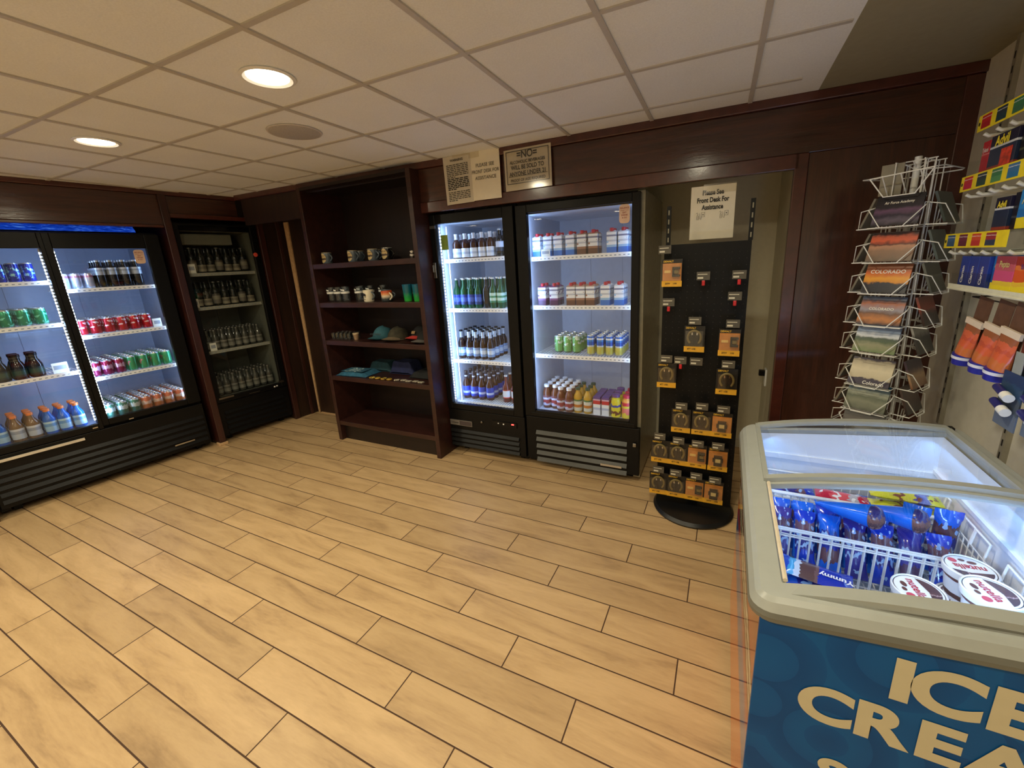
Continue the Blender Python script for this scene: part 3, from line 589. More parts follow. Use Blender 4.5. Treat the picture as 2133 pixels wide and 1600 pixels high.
clr = P_bottle('beer_bottle', mat('smoky_glass', S(66, 68, 62), 0.1), 0.031, 0.20, 0.014, .58, .80, mat('grey_foil', S(90, 90, 84), 0.4, 0.5), bands('print_smoke', [(0, S(110, 112, 104)), (.5, S(78, 80, 72)), (.8, S(120, 120, 112))], 0.5), (0.12, 0.45))
for sh, z, xs in (('third shelf', 0.901, [0.10 + 0.066 * i for i in range(8)]), ('bottom shelf', 0.4505, [0.10 + 0.069 * i for i in range(8)])):
    for r in range(4):
        for i, x in enumerate(xs):
            inst(clr, f'smoky glass bottle, {col(i, 8)}, {ROW[r]}, {sh} of the unlit cooler', 'smoky bottles in the unlit cooler', DM @ Vector((x, 0.13 + 0.07 * r, z + 0.0006)), LCR)
price_card(0.10, 0.088, 1.6405, DM, 'blank cream price card, top shelf of the unlit cooler', 0.06, 0.085, LCR)
price_card(0.075, 0.088, 1.3255, DM, 'blank cream price card, second shelf of the unlit cooler', 0.03, 0.085, LCR)
price_card(0.12, 0.088, 0.9005, DM, 'blank cream price card, third shelf of the unlit cooler', 0.055, 0.08, LCR)
# ---- narrow lit cooler
B1 = Matrix.Translation(F1L)
CROWN = mat('crown_cap', S(190, 190, 186), 0.3, 0.6)
AMB = mat('amber_glass', S(66, 34, 18), 0.1)
b1 = P_bottle('white_label_beer', AMB, 0.034, 0.195, 0.0135, .58, .80, mat('white_crown', S(225, 228, 230), 0.35), bands('print_white_label', [(0, WH), (.35, S(190, 200, 214)), (.6, WH)], 0.5), (0.06, 0.42), foil=mat('white_neck_label', S(214, 220, 228), 0.5))
shelf_row(b1, 'amber beer bottle with white label', 'white label beer bottles', (0.187, 0.272, 0.353, 0.43, 0.505), 1.638, 0.2, 0.075, 3, B1, 0, 'top shelf, narrow cooler')
b1b = P_bottle('black_label_beer', mat('black_glass', S(18, 18, 20), 0.1), 0.034, 0.21, 0.014, .58, .80, CROWN, bands('print_pale_label', [(0, S(40, 44, 54)), (.4, S(205, 214, 226)), (.9, S(170, 180, 200))], 0.5), (0.2, 0.55))
shelf_row(b1b, 'black beer bottle with pale label', 'black beer bottles with pale labels', (0.59, 0.668), 1.638, 0.2, 0.075, 2, B1, 0, 'top shelf, narrow cooler')
GRN = mat('green_glass', S(22, 78, 42), 0.1)
b2a = P_bottle('blue_label_beer', GRN, 0.033, 0.242, 0.0135, .55, .78, CROWN, bands('print_blue_label', [(0, S(40, 60, 120)), (.3, S(84, 110, 190)), (.7, S(50, 70, 150))], 0.5, warp=.3), (0.12, 0.46))
b2b = P_bottle('green_beer_bottle', GRN, 0.033, 0.242, 0.0135, .55, .78, CROWN, bands('print_green_label', [(0, S(60, 130, 90)), (.2, S(190, 220, 200)), (.5, S(70, 140, 96)), (.7, S(190, 220, 200))], 0.5), (0.18, 0.5))
shelf_row(b2a, 'green beer bottle, blue label', 'green beer bottles with blue labels', (0.160, 0.229, 0.298, 0.367), 1.244, 0.19, 0.075, 3, B1, 0, 'second shelf, narrow cooler')
shelf_row(b2b, 'green beer bottle, green label', 'green beer bottles with green labels', (0.507, 0.577), 1.244, 0.19, 0.075, 3, B1, 0, 'second shelf right side, narrow cooler')
b2c = P_bottle('dark_beer_bottle', mat('black_glass', S(18, 18, 20), 0.1), 0.033, 0.242, 0.0135, .55, .78, CROWN, None)
shelf_row(b2c, 'dark beer bottle between green ones', 'dark beer bottles', (0.437,), 1.244, 0.20, 0.075, 2, B1, 0, 'second shelf, narrow cooler')
b3 = P_bottle('silver_neck_beer', mat('dark_amber_glass', S(40, 22, 16), 0.1), 0.032, 0.245, 0.0135, .52, .76, BLACK, bands('print_pale_blue', [(0, S(120, 150, 190)), (.3, S(200, 214, 226)), (.7, S(140, 165, 200))], 0.4, warp=.2), (0.10, 0.40), foil=mat('silver_neck', S(190, 200, 210), 0.3, 0.4))
shelf_row(b3, 'dark beer bottle, silver neck', 'silver neck beer bottles', (0.160, 0.237, 0.307, 0.377, 0.447), 0.813, 0.19, 0.075, 4, B1, 0, 'third shelf, narrow cooler')
inst(b3, 'dark beer bottle, silver neck, alone at the right end, third shelf, narrow cooler', 'silver neck beer bottles', B1 @ Vector((0.60, 0.34, 0.8136)))
b4 = P_bottle('blue_label_ale', AMB, 0.034, 0.245, 0.0135, .50, .76, mat('dark_crown', S(70, 60, 56), 0.4), bands('print_deep_blue', [(0, S(30, 50, 150)), (.14, S(46, 76, 190)), (.28, S(190, 204, 236)), (.5, S(46, 76, 190))], 0.45), (0.10, 0.46), foil=bands('print_neck_blue', [(0, S(60, 50, 60)), (.25, S(205, 214, 230)), (.5, S(50, 40, 46))], 0.5))
shelf_row(b4, 'amber ale bottle, blue label', 'blue label ale bottles', (0.165, 0.244, 0.323, 0.402), 0.449, 0.2, 0.075, 4, B1, 0, 'bottom shelf, narrow cooler')
b5 = P_bottle('red_ale_bottle', mat('red_amber_glass', S(96, 36, 26), 0.1), 0.034, 0.235, 0.0135, .50, .76, CROWN, bands('print_white_red', [(0, S(200, 70, 60)), (.12, S(214, 220, 226)), (.9, S(190, 80, 70))], 0.45), (0.16, 0.46))
shelf_row(b5, 'red ale bottle, white label', 'red ale bottles', (0.565, 0.645), 0.449, 0.2, 0.075, 2, B1, 0, 'bottom shelf, narrow cooler')
# ---- wide lit cooler
B2 = Matrix.Translation(F2L) @ Matrix.Rotation(0.004, 4, 'Z')
def carton_print(nm, base, mid, top): return bands(nm, [(0, base), (.26, mid), (.36, WH), (.5, S(190, 196, 206)), (.58, WH), (.72, S(120, 124, 150)), (.80, WH), (.9, top)], 0.4, spots=(mid, 26, 0.60, .3, .8))
RC = mat('red_cap', S(180, 24, 40), 0.35)
ca_b = P_carton('shake_carton', carton_print('print_shake_blue', S(40, 110, 200), S(150, 190, 226), WH), 0.066, 0.062, 0.148, RC, 0.012)
ca_n = P_carton('shake_carton', carton_print('print_shake_brown', S(96, 56, 40), S(150, 108, 86), S(196, 160, 130)), 0.066, 0.062, 0.148, RC, 0.012)
ca_p = P_carton('shake_carton', carton_print('print_shake_purple', S(70, 24, 70), S(120, 70, 120), S(110, 60, 110)), 0.066, 0.062, 0.148, RC, 0.012)
def cartons(lst, z, where, y0=0.17, rows=2):
    n = len(lst)
    for r in range(rows):
        for i, (x, pr, d) in enumerate(lst):
            inst(pr, f'{d} shake carton with red cap, {col(i, n)}, {ROW[r]}, {where}', 'shake cartons with red caps', B2 @ Vector((x, y0 + 0.072 * r, z + 0.0006)), random.uniform(-.1, .1))
cartons([(0.095, ca_b, 'blue'), (0.178, ca_b, 'blue'), (0.258, ca_b, 'blue'), (0.350, ca_b, 'blue'), (0.432, ca_n, 'brown'), (0.512, ca_n, 'brown'), (0.640, ca_b, 'blue'), (0.720, ca_b, 'blue')], 1.618, 'top shelf, wide cooler')
cartons([(0.122, ca_p, 'purple'), (0.214, ca_p, 'purple'), (0.343, ca_n, 'brown'), (0.418, ca_n, 'brown'), (0.492, ca_n, 'brown'), (0.598, ca_b, 'blue'), (0.692, ca_b, 'blue')], 1.265, 'second shelf, wide cooler')
price_card(0.17, 0.122, 1.62, B2, 'small pale price card, top shelf of the wide cooler', 0.07, 0.05)
lime = P_can('lime_tea_can', bands('print_lime', [(0, S(70, 110, 76)), (.08, S(120, 176, 96)), (.92, S(190, 200, 180))], 0.3, 0.3, spots=(S(214, 226, 210), 30, 0.56, .3, .9)), 0.035, 0.132)
for r in range(3):
    for i, x in enumerate((0.203, 0.276, 0.349)[:3]):
        inst(lime, f'lime green can, {col(i, 3)}, {ROW[r]}, third shelf of the wide cooler', 'lime green cans', B2 @ Vector((x, 0.25 + 0.073 * r, 0.894)), random.uniform(-.5, .5))
slim = P_can('slim_blue_can', bands('print_slim', [(0, S(190, 190, 170)), (.08, S(206, 200, 96)), (.42, S(200, 214, 220)), (.5, S(36, 90, 180)), (.68, S(60, 130, 200)), (.78, S(225, 230, 235)), (.86, S(40, 100, 190)), (.95, S(190, 196, 200))], 0.3, 0.3), 0.029, 0.15)
shelf_row(slim, 'slim blue and yellow can', 'slim blue and yellow cans', (0.475, 0.548, 0.615, 0.685), 0.894, 0.2, 0.064, 4, B2, 0, 'third shelf, wide cooler', 0.5)
juice = P_bottle('iced_tea_bottle', mat('brown_tea', S(104, 56, 32), 0.12), 0.034, 0.195, 0.019, .66, .84, mat('white_cap', S(236, 238, 240), 0.35), bands('print_tea', [(0, S(190, 186, 205)), (.25, S(150, 60, 60)), (.55, S(196, 196, 214)), (.8, S(120, 70, 70))], 0.4, warp=.4, nscale=3), (0.12, 0.55), 0.022, 0.021)
for r in range(4):
    for i, (x, yo) in enumerate(((0.100, 0.14), (0.172, 0.14), (0.234, 0.075), (0.306, 0.06))):
        inst(juice, f'brown iced tea bottle, {col(i, 4)}, {ROW[r]}, floor of the wide cooler', 'iced tea bottles with white caps', B2 @ Vector((x, 0.13 + yo * 0.6 + 0.078 * r, 0.4345)), 0)
oj = P_bottle('orange_juice_bottle', mat('yellow_juice', S(190, 150, 46), 0.12), 0.034, 0.20, 0.016, .62, .86, mat('dark_green_cap', S(40, 70, 50), 0.35), bands('print_juice', [(0, S(206, 206, 190)), (.3, S(196, 120, 40)), (.55, S(214, 212, 196)), (.85, S(80, 120, 70))], 0.4), (0.10, 0.55), 0.018, 0.019)
shelf_row(oj, 'yellow juice bottle', 'yellow juice bottles', (0.374, 0.452), 0.4335, 0.18, 0.076, 3, B2, 0, 'floor of the wide cooler')
milk = P_carton('milk_carton', bands('print_milk', [(0, S(220, 226, 236)), (.3, S(180, 190, 215)), (.42, WH), (.6, S(190, 40, 50)), (.8, S(205, 170, 190)), (.88, S(90, 60, 130))], 0.4), 0.056, 0.056, 0.145, None, 0.0)
shelf_row(milk, 'small white, red and purple milk carton', 'small milk cartons', (0.529, 0.594), 0.4335, 0.18, 0.06, 4, B2, 0, 'floor, wide cooler', 0.05)
ch_y = P_bottle('chocolate_milk_bottle', mat('yellow_sleeve', S(206, 196, 40), 0.3), 0.036, 0.178, 0.026, .70, .82, mat('purple_cap', S(90, 60, 120), 0.4), bands('print_choc', [(0, S(216, 204, 40)), (.2, S(110, 60, 36)), (.36, S(220, 206, 44)), (.6, S(60, 70, 150)), (.8, S(220, 206, 44))], 0.4, warp=.5, nscale=3), (0.03, 0.7), 0.022, 0.029)
ch_r = P_bottle('chocolate_milk_bottle', mat('orange_sleeve', S(214, 150, 70), 0.3), 0.036, 0.178, 0.026, .70, .82, mat('red_screw_cap', S(176, 30, 60), 0.4), bands('print_straw', [(0, S(214, 196, 60)), (.3, S(220, 120, 110)), (.6, S(206, 190, 60)), (.8, S(190, 40, 60))], 0.4, warp=.5, nscale=3), (0.03, 0.7), 0.022, 0.029)
shelf_row(ch_y, 'yellow flavoured milk bottle with purple cap', 'flavoured milk bottles, purple caps', (0.672,), 0.4335, 0.17, 0.08, 3, B2, 0, 'floor, wide cooler')
shelf_row(ch_r, 'orange flavoured milk bottle with red cap', 'flavoured milk bottles, red caps', (0.752,), 0.4335, 0.17, 0.08, 3, B2, 0, 'floor, wide cooler')
# ================================================================ WOODEN SHELF UNIT
SX0, SX1, SY, SD = -3.325, -2.10, 2.54, 0.44
su = thing('shelf_unit', 'tall dark mahogany shelf unit of souvenirs, left of the lit coolers', 'shelf unit', (SX0, SY, 0))
SWd = SX1 - SX0
bx('side_panel', WOODS, (0, 0.042, 0.0, SD, 0.0, 2.285), su, bevel=0.003)
bx('side_panel', WOODS, (SWd - 0.042, SWd, 0.0, SD, 0.0, 2.285), su, bevel=0.003)
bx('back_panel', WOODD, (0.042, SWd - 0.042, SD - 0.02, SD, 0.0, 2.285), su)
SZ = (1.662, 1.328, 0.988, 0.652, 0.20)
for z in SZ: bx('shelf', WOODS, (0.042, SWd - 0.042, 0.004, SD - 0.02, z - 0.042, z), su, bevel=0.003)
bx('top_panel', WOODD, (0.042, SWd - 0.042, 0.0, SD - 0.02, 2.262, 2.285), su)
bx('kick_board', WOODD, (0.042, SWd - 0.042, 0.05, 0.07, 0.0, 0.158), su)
SM = Matrix.Translation((0, 0, 0))
def sp_(x, z, d=0.1): return (x, SY + d, z + 0.0006)
# mugs
GLZ = mat('blue_grey_glaze', S(84, 94, 104), 0.2, var=0.15); CRM = bands('badge_cream', [(0, S(196, 172, 120)), (.3, S(70, 52, 36)), (.5, S(190, 164, 110)), (.72, S(110, 90, 60)), (.8, S(205, 182, 130))], 0.4, warp=.25)
def P_mug(nm, m, r=0.041, h=0.095, badge=None, rim=None, hand=None, side=1):
    b = MB().lathe([(r * .9, 0), (r, 0.006), (r * .97, h * .5), (r * 1.02, h - 0.003), (r, h), (r * .93, h - 0.003), (r * .9, 0.012), (0.0005, 0.010)], 24, cap1=False)
    o = b.build(nm, m); tag(o, 'x', 'mug')
    pts = [(side * (r * .95 + 0.034 * math.sin(PI * k / 8)), 0, h * .82 - h * .62 * k / 8) for k in range(9)]
    MB().tube(pts, 0.0065, 8).build('handle', hand or m, o)
    if badge:
        q = MB(); q.grid(lambda u, v: ((r + 0.0012) * math.sin((u - .5) * 1.3), -(r + 0.0012) * math.cos((u - .5) * 1.3), h * (.08 + .84 * v)), 10, 8)
        bm_ = q; ang = 1.3
        o2 = MB(); n = 24; vs = [(0, -(r + 0.0022), h * .5)] ; 
        for k in range(n):
            a = 2 * PI * k / n; sx_ = r * .78 * math.cos(a); vs.append(((r + 0.0016) * math.sin(sx_ / r), -(r + 0.0016) * math.cos(sx_ / r), h * .5 + h * .42 * math.sin(a)))
        o2.add(vs, [(0, k + 1, (k + 1) % n + 1) for k in range(n)], 0, True); o2.build('badge', badge, o)
    if rim: MB().lathe([(r * 1.024, h - 0.006), (r * 1.026, h - 0.002), (r * 1.0, h + 0.0006)], 24, cap0=False, cap1=False).build('rim', rim, o)
    return o
GLZR = mat('pale_glaze_rim', S(150, 140, 116), 0.25)
mg = P_mug('stoneware_mug', GLZ, badge=CRM, rim=GLZR)
for x, d, l in ((-3.203, .10, 'blue grey stoneware mug with badge, far left of the mug shelf'), (-2.885, .10, 'blue grey stoneware mug with badge, second in the front of the mug shelf'), (-2.93, .21, 'stoneware mug mostly hidden behind the second front mug'), (-2.735, .22, 'stoneware mug standing behind and between the second and third front mugs'), (-2.655, .10, 'blue grey stoneware mug with badge, beside the black mug')):
    inst(mg, l, 'badge mugs on the mug shelf', sp_(x, SZ[0], d), -0.12)
mb = P_mug('black_mug', mat('black_glaze', S(20, 18, 18), 0.12), badge=CRM, rim=mat('silver_rim', S(170, 170, 168), 0.2, 0.5), side=1)
inst(mb, 'black mug with a cream round badge, right end of the mug row', None, sp_(-2.50, SZ[0], .10), 0.0)
sm = thing('salt_shaker', 'small white printed ornament at the right end of the mug shelf', 'ornament', sp_(-2.195, SZ[0], .04))
MB().lathe([(0.016, 0), (0.018, 0.02), (0.012, 0.04), (0.015, 0.052), (0.0005, 0.058)], 16, cap1=False).build('body', bands('print_ornament', [(0, S(60, 50, 44)), (.3, S(214, 208, 196)), (.5, S(80, 70, 64)), (.7, S(220, 214, 204))], 0.3, warp=.5), sm)
# drinking glasses
gl = MB().lathe([(0.0005, 0.0), (0.032, 0.0), (0.034, 0.006), (0.037, 0.128), (0.0355, 0.128), (0.032, 0.012), (0.0005, 0.011)], 20, cap0=False, cap1=False).build('pint_glass', DRINKG); tag(gl, 'x', 'glass')
MB().lathe([(0.0362, 0.072), (0.0367, 0.088)], 20, cap0=False, cap1=False).build('white_band', mat('white_band', S(226, 226, 220), 0.4), gl)
MB().grid(lambda u, v: (0.037 * math.sin((u - .75) * 1.6), -0.037 * math.cos((u - .75) * 1.6), 0.094 + 0.012 * v + 0.008 * (1 - u)), 6, 2).build('swoosh', mat('white_band', S(226, 226, 220)), gl)
for x, d, l in ((-3.225, .10, 'pint glass with white band, far left of the glass row'), (-3.135, .10, 'pint glass with white band, second in the front row'), (-3.045, .10, 'pint glass with white band, third in the front row'), (-2.90, .12, 'pint glass with white band, nearest the white bear mug'), (-3.17, .20, 'pint glass behind the first pair of front glasses'), (-2.97, .21, 'pint glass behind the gap left of the fourth glass'), (-2.87, .22, 'pint glass behind the fourth front glass'), (-2.74, .24, 'pint glass behind the white bear mug')):
    inst(gl, l, 'white banded pint glasses', sp_(x, SZ[1], d), random.uniform(-.3, .3))
wm = P_mug('white_mug', mat('white_glaze', S(226, 216, 190), 0.25), 0.043, 0.098, hand=GLZ)
bear = MB(); bear.grid(lambda u, v: (0.0436 * math.sin((u - .5) * 1.1 - .2), -0.0436 * math.cos((u - .5) * 1.1 - .2), 0.050 + 0.020 * v * (0.7 + .5 * math.sin(PI * u))), 8, 3)
for u in (0.12, 0.3, 0.7, 0.9): bear.grid(lambda a, v, u=u: (0.0437 * math.sin((u + .08 * a - .5) * 1.1 - .2), -0.0437 * math.cos((u + .08 * a - .5) * 1.1 - .2), 0.036 + 0.016 * v), 2, 2)
bear.build('bear_print', INK, wm); bx('caption', mat('grey_ink', S(110, 100, 90)), (-0.028, 0.010, -0.0452, -0.044, 0.022, 0.026), wm)
inst(wm, 'white mug with black bear print and dark handle, glass shelf', None, sp_(-2.76, SZ[1], .09), -0.1)
gm = P_mug('grey_mug', GLZ, 0.04, 0.092); inst(gm, 'dark grey mug half hidden between the white and orange mugs', None, sp_(-2.635, SZ[1], .17), 0.6)
om = P_mug('landscape_mug', bands('landscape_print', [(0, S(30, 34, 36)), (.28, S(60, 70, 76)), (.5, S(212, 196, 170)), (.72, S(214, 140, 80)), (.88, S(196, 80, 40))], 0.3, warp=.18, nscale=7, interp='LINEAR'), 0.045, 0.088, hand=mat('white_glaze', S(226, 216, 190)))
inst(om, 'short mug with orange sky and dark tree print, glass shelf', None, sp_(-2.545, SZ[1], .08), -0.25)
tum = MB().lathe([(0.030, 0), (0.033, 0.004), (0.041, 0.135), (0.0385, 0.135), (0.031, 0.01), (0.0005, 0.01)], 22, cap1=False).build('tumbler', bands('teal_tumbler', [(0, S(60, 190, 70)), (.25, S(40, 160, 80)), (.55, S(16, 100, 110)), (1, S(18, 90, 120))], 0.25, interp='LINEAR', warp=.25)); tag(tum, 'x', 'tumbler')
inst(tum, 'blue green tumbler in full view, right side of the glass shelf', 'blue green tumblers', sp_(-2.335, SZ[1], .10))
inst(tum, 'blue green tumbler partly hidden by the right shelf post', 'blue green tumblers', sp_(-2.225, SZ[1], .09))
inst(P_mug('green_mug', mat('olive_glaze', S(60, 60, 44), 0.3), 0.035, 0.085), 'small olive mug behind, between the orange mug and the tumblers', None, sp_(-2.425, SZ[1], .2))
# shot glasses, cup, caps
sg = MB().lathe([(0.0005, 0.0), (0.019, 0.0), (0.024, 0.055), (0.0225, 0.055), (0.018, 0.012), (0.0005, 0.011)], 14, cap0=False, cap1=False).build('shot_glass', DRINKG); tag(sg, 'x', 'shot glass')
random.seed(11); k = 0
for r in range(3):
    for i in range(5):
        inst(sg, f'clear shot glass, {col(i, 5)}, {ROW[r]}, left end of the cap shelf', 'clear shot glasses', sp_(-3.255 + 0.05 * i + random.uniform(-.003, .003), SZ[2], 0.07 + 0.055 * r)); k += 1
sc2 = thing('shot_cup', 'small tapered cup with pale rim between shot glasses and teal cap', 'cup', sp_(-2.985, SZ[2], .09))
MB().lathe([(0.018, 0), (0.026, 0.06), (0.024, 0.06), (0.016, 0.006)], 18, cap1=False).build('body', mat('wood_cup', S(150, 120, 92), 0.5, var=.2), sc2)
MB().lathe([(0.0262, 0.052), (0.0266, 0.0605), (0.024, 0.0606)], 18, cap0=False, cap1=False).build('rim', mat('pale_rim', S(214, 196, 160), 0.4), sc2)
def cap_hat(name, label, x, d, rz, crown_m, bill_m, s_=1.0):
    t = thing(name, label, 'cap', sp_(x, SZ[2], d), rz); t.scale = (s_, s_, s_)
    cr = MB(); n = 24
    cr.grid(lambda u, v: (0.085 * math.cos(2 * PI * u) * math.cos(v * PI / 2 * .98) ** .75, 0.10 * math.sin(2 * PI * u) * math.cos(v * PI / 2 * .98) ** .75 + 0.02 * v, 0.004 + 0.100 * math.sin(v * PI / 2) + 0.012 * v * math.cos(2 * PI * (u - .75))), n, 8)
    cr.build('crown', crown_m, t)
    MB().lathe([(0.0005, 0.006), (0.008, 0.004), (0.009, 0.0)], 10, cap0=False, cap1=False).build('button', crown_m, t, (0, 0.02, 0.100))
    def bill(u, v, o=0):
        a = -PI / 2 + (u - .5) * 1.9; R = 0.088 + 0.075 * v * math.cos((u - .5) * 2.8)
        return (0.93 * R * math.cos(a), R * math.sin(a) * 1.08 + 0.004, 0.024 - 0.008 * v - 0.030 * abs(u - .5) ** 1.6 * (0.3 + v) + o + 0.010 * math.sin(PI * u))
    b = MB(); b.grid(lambda u, v: bill(u, v, 0.003), 14, 5); b.grid(lambda u, v: bill(1 - u, v, 0), 14, 5); b.build('bill', bill_m, t)
    MB().tube([(0.086 * math.cos(q), 0.101 * math.sin(q), 0.006) for q in [2 * PI * i / 24 for i in range(24)]], 0.002, 5, closed=True).build('sweatband_seam', bill_m, t)
    return t
TEAL = mat('teal_cloth', S(44, 92, 104), 0.8, var=.15, scale=120); OLV = mat('camo_cloth', S(52, 48, 34), 0.85, var=.5, scale=24); TAN = mat('tan_cloth', S(116, 100, 78), 0.8)
h1 = cap_hat('baseball_cap', 'teal baseball cap, leftmost on the cap shelf', -2.76, 0.19, 0.12, TEAL, TEAL)
text('lettering', '', 0, mat('dark_thread', S(20, 34, 40)), h1, (0, -0.101, 0.055), rot=(1.15, 0, 0), rows=[('COLORADO', 0.022, 0, 0, 0.9, 0.02)])
cap_hat('baseball_cap', 'dark camouflage cap with tan edged bill, middle of the cap shelf', -2.575, 0.18, 0.0, OLV, TAN)
h3 = cap_hat('baseball_cap', 'black cap with coral red bill, right of the camouflage cap', -2.385, 0.27, -0.1, mat('black_cloth', S(18, 18, 18), 0.85), mat('coral_cloth', S(206, 62, 56), 0.8))
MB().grid(lambda u, v: (-0.02 + 0.04 * u, -0.103 + 0.012 * v, 0.055 + 0.022 * v), 3, 3).build('patch', mat('tan_patch', S(150, 120, 80), 0.7, var=.3, scale=80), h3)
cap_hat('baseball_cap', 'dark cap with grey bill, cut off by the right shelf post', -2.232, 0.135, -0.15, mat('black_cloth', S(18, 18, 18)), mat('grey_cloth', S(96, 92, 88), 0.8), 0.85)
# folded shirts and key rings
def folded(name, label, x, d, wx, wy, h, m, rz=0, pr=None):
    t = thing(name, label, 'shirt', sp_(x, SZ[3], d), rz); random.seed(int(abs(x) * 1000))
    b = MB(); ph = random.random() * 6
    b.grid(lambda u, v: (wx * (u - .5), wy * (v - .5), max(0.001, h * min(1, 6 * min(u, 1 - u) + .15) * min(1, 6 * min(v, 1 - v) + .15) + 0.004 * math.sin(9 * u + ph) * math.sin(7 * v))), 18, 14)
    b.add([(-wx / 2, -wy / 2, 0.0), (wx / 2, -wy / 2, 0.0), (wx / 2, wy / 2, 0.0), (-wx / 2, wy / 2, 0.0)], [(3, 2, 1, 0)])
    b.build('cloth', m, t)
    if pr: MB().grid(lambda u, v: (wx * .7 * (u - .5), wy * (-.42 + .6 * v), h + 0.008), 6, 5).build('print', pr, t)
    return t
SHP = bands('shirt_print', [(0, S(40, 96, 120)), (.3, S(190, 214, 214)), (.42, S(44, 100, 124)), (.6, S(200, 220, 216)), (.68, S(36, 86, 110))], 0.8, axis=0, warp=1.1, nscale=5)
folded('folded_shirt', 'teal folded shirt with white print, left of the shirt shelf', -3.07, 0.135, 0.36, 0.22, 0.035, mat('teal_shirt', S(36, 92, 120), 0.85, var=.25, scale=30), 0.05, SHP)
folded('folded_shirt', 'dark teal folded shirt stacked behind the printed teal one', -2.94, 0.335, 0.28, 0.155, 0.085, mat('deep_teal_shirt', S(24, 60, 70), 0.85, var=.25))
folded('folded_shirt', 'navy folded shirt pile, middle back of the shirt shelf', -2.64, 0.31, 0.27, 0.18, 0.11, mat('navy_shirt', S(26, 34, 74), 0.85, var=.25))
folded('folded_shirt', 'black folded shirt at the right end of the shirt shelf', -2.33, 0.27, 0.30, 0.26, 0.05, mat('black_shirt', S(20, 22, 24), 0.85, var=.25))
kr = MB().lathe([(0.0005, 0.0), (0.024, 0.0), (0.026, 0.003), (0.024, 0.007), (0.0005, 0.008)], 16, cap0=False, cap1=False).build('key_ring', bands('print_key_yellow', [(0, S(190, 150, 50)), (.4, S(90, 70, 30)), (.6, S(214, 184, 70))], 0.35, axis=0, warp=.8)); tag(kr, 'x', 'key ring')
MB().tube([(0.026 + 0.010 * math.cos(q), 0.010 * math.sin(q), 0.004) for q in [2 * PI * i / 12 for i in range(12)]], 0.0012, 5, closed=True).build('split_ring', CHROME, kr)
kr2 = MB().box(-0.022, 0.022, -0.016, 0.016, 0, 0.008).build('key_ring', bands('print_key_white', [(0, S(196, 186, 160)), (.35, S(60, 54, 46)), (.5, S(214, 206, 186)), (.7, S(80, 70, 60)), (.82, S(205, 196, 176))], 0.35, axis=0, warp=.8), bevel=0.003); tag(kr2, 'x', 'key ring')
MB().tube([(0.030 + 0.010 * math.cos(q), 0.010 * math.sin(q), 0.004) for q in [2 * PI * i / 12 for i in range(12)]], 0.0012, 5, closed=True).build('split_ring', CHROME, kr2)
for i in range(4): inst(kr, f'yellow souvenir key ring, {col(i, 4)}, front edge of the shirt shelf', 'yellow key rings', sp_(-2.82 + 0.068 * i, SZ[3], 0.05), random.uniform(0, 3), rot=None)
for i in range(5): inst(kr2, f'white souvenir key ring, {col(i, 5)}, front edge of the shirt shelf', 'white key rings', sp_(-2.53 + 0.066 * i, SZ[3], 0.048 + .012 * (i % 2)), random.uniform(-.6, .6))
# ================================================================ BLACK PEGBOARD DISPLAY OF CHARGERS
DY = 2.53
ds = thing('charger_display', 'black upright pegboard display on a round base, in the alcove', 'display stand', (-0.11, DY, 0))
MB().lathe([(0.235, 0.0), (0.24, 0.012), (0.225, 0.03), (0.08, 0.04), (0.0005, 0.04)], 48, c=(0, 0.02), cap1=False).build('base', mat('black_base', S(16, 16, 18), 0.4), ds)
pb = MB(); pb.box(-0.222, 0.215, 0.0, 0.018, 0.06, 1.64); pb.box(-0.03, 0.03, 0.018, 0.06, 0.03, 1.60)
for j in range(44):
    for i in range(12): pb.box(-0.2 + i * 0.036, -0.1965 + i * 0.036, -0.0006, 0.0, 0.10 + j * 0.0345, 0.1035 + j * 0.0345, 1)
pb.build('board', [mat('black_board', S(11, 11, 12), 0.45, spec=0.2), mat('peg_hole', S(44, 43, 40), 0.6)], ds, bevel=0.0)
for x in (-0.203, 0.207):
    u_ = MB(); u_.box(x - 0.011, x + 0.011, 0.0, 0.02, 1.64, 1.845)
    for k in range(4): u_.box(x - 0.003, x + 0.003, -0.0008, 0.0, 1.655 + k * 0.048, 1.68 + k * 0.048, 1)
    u_.build('upright', [BLACK, mat('slot_pale', S(150, 144, 120), 0.6)], ds)
YEL = mat('label_yellow', S(224, 168, 44), 0.45); ORG = mat('pack_orange', S(196, 128, 62), 0.4, var=.15); OLI = mat('cable_olive', S(120, 104, 60), 0.5, var=.1)
PKB = mat('pack_black', S(28, 26, 24), 0.4)
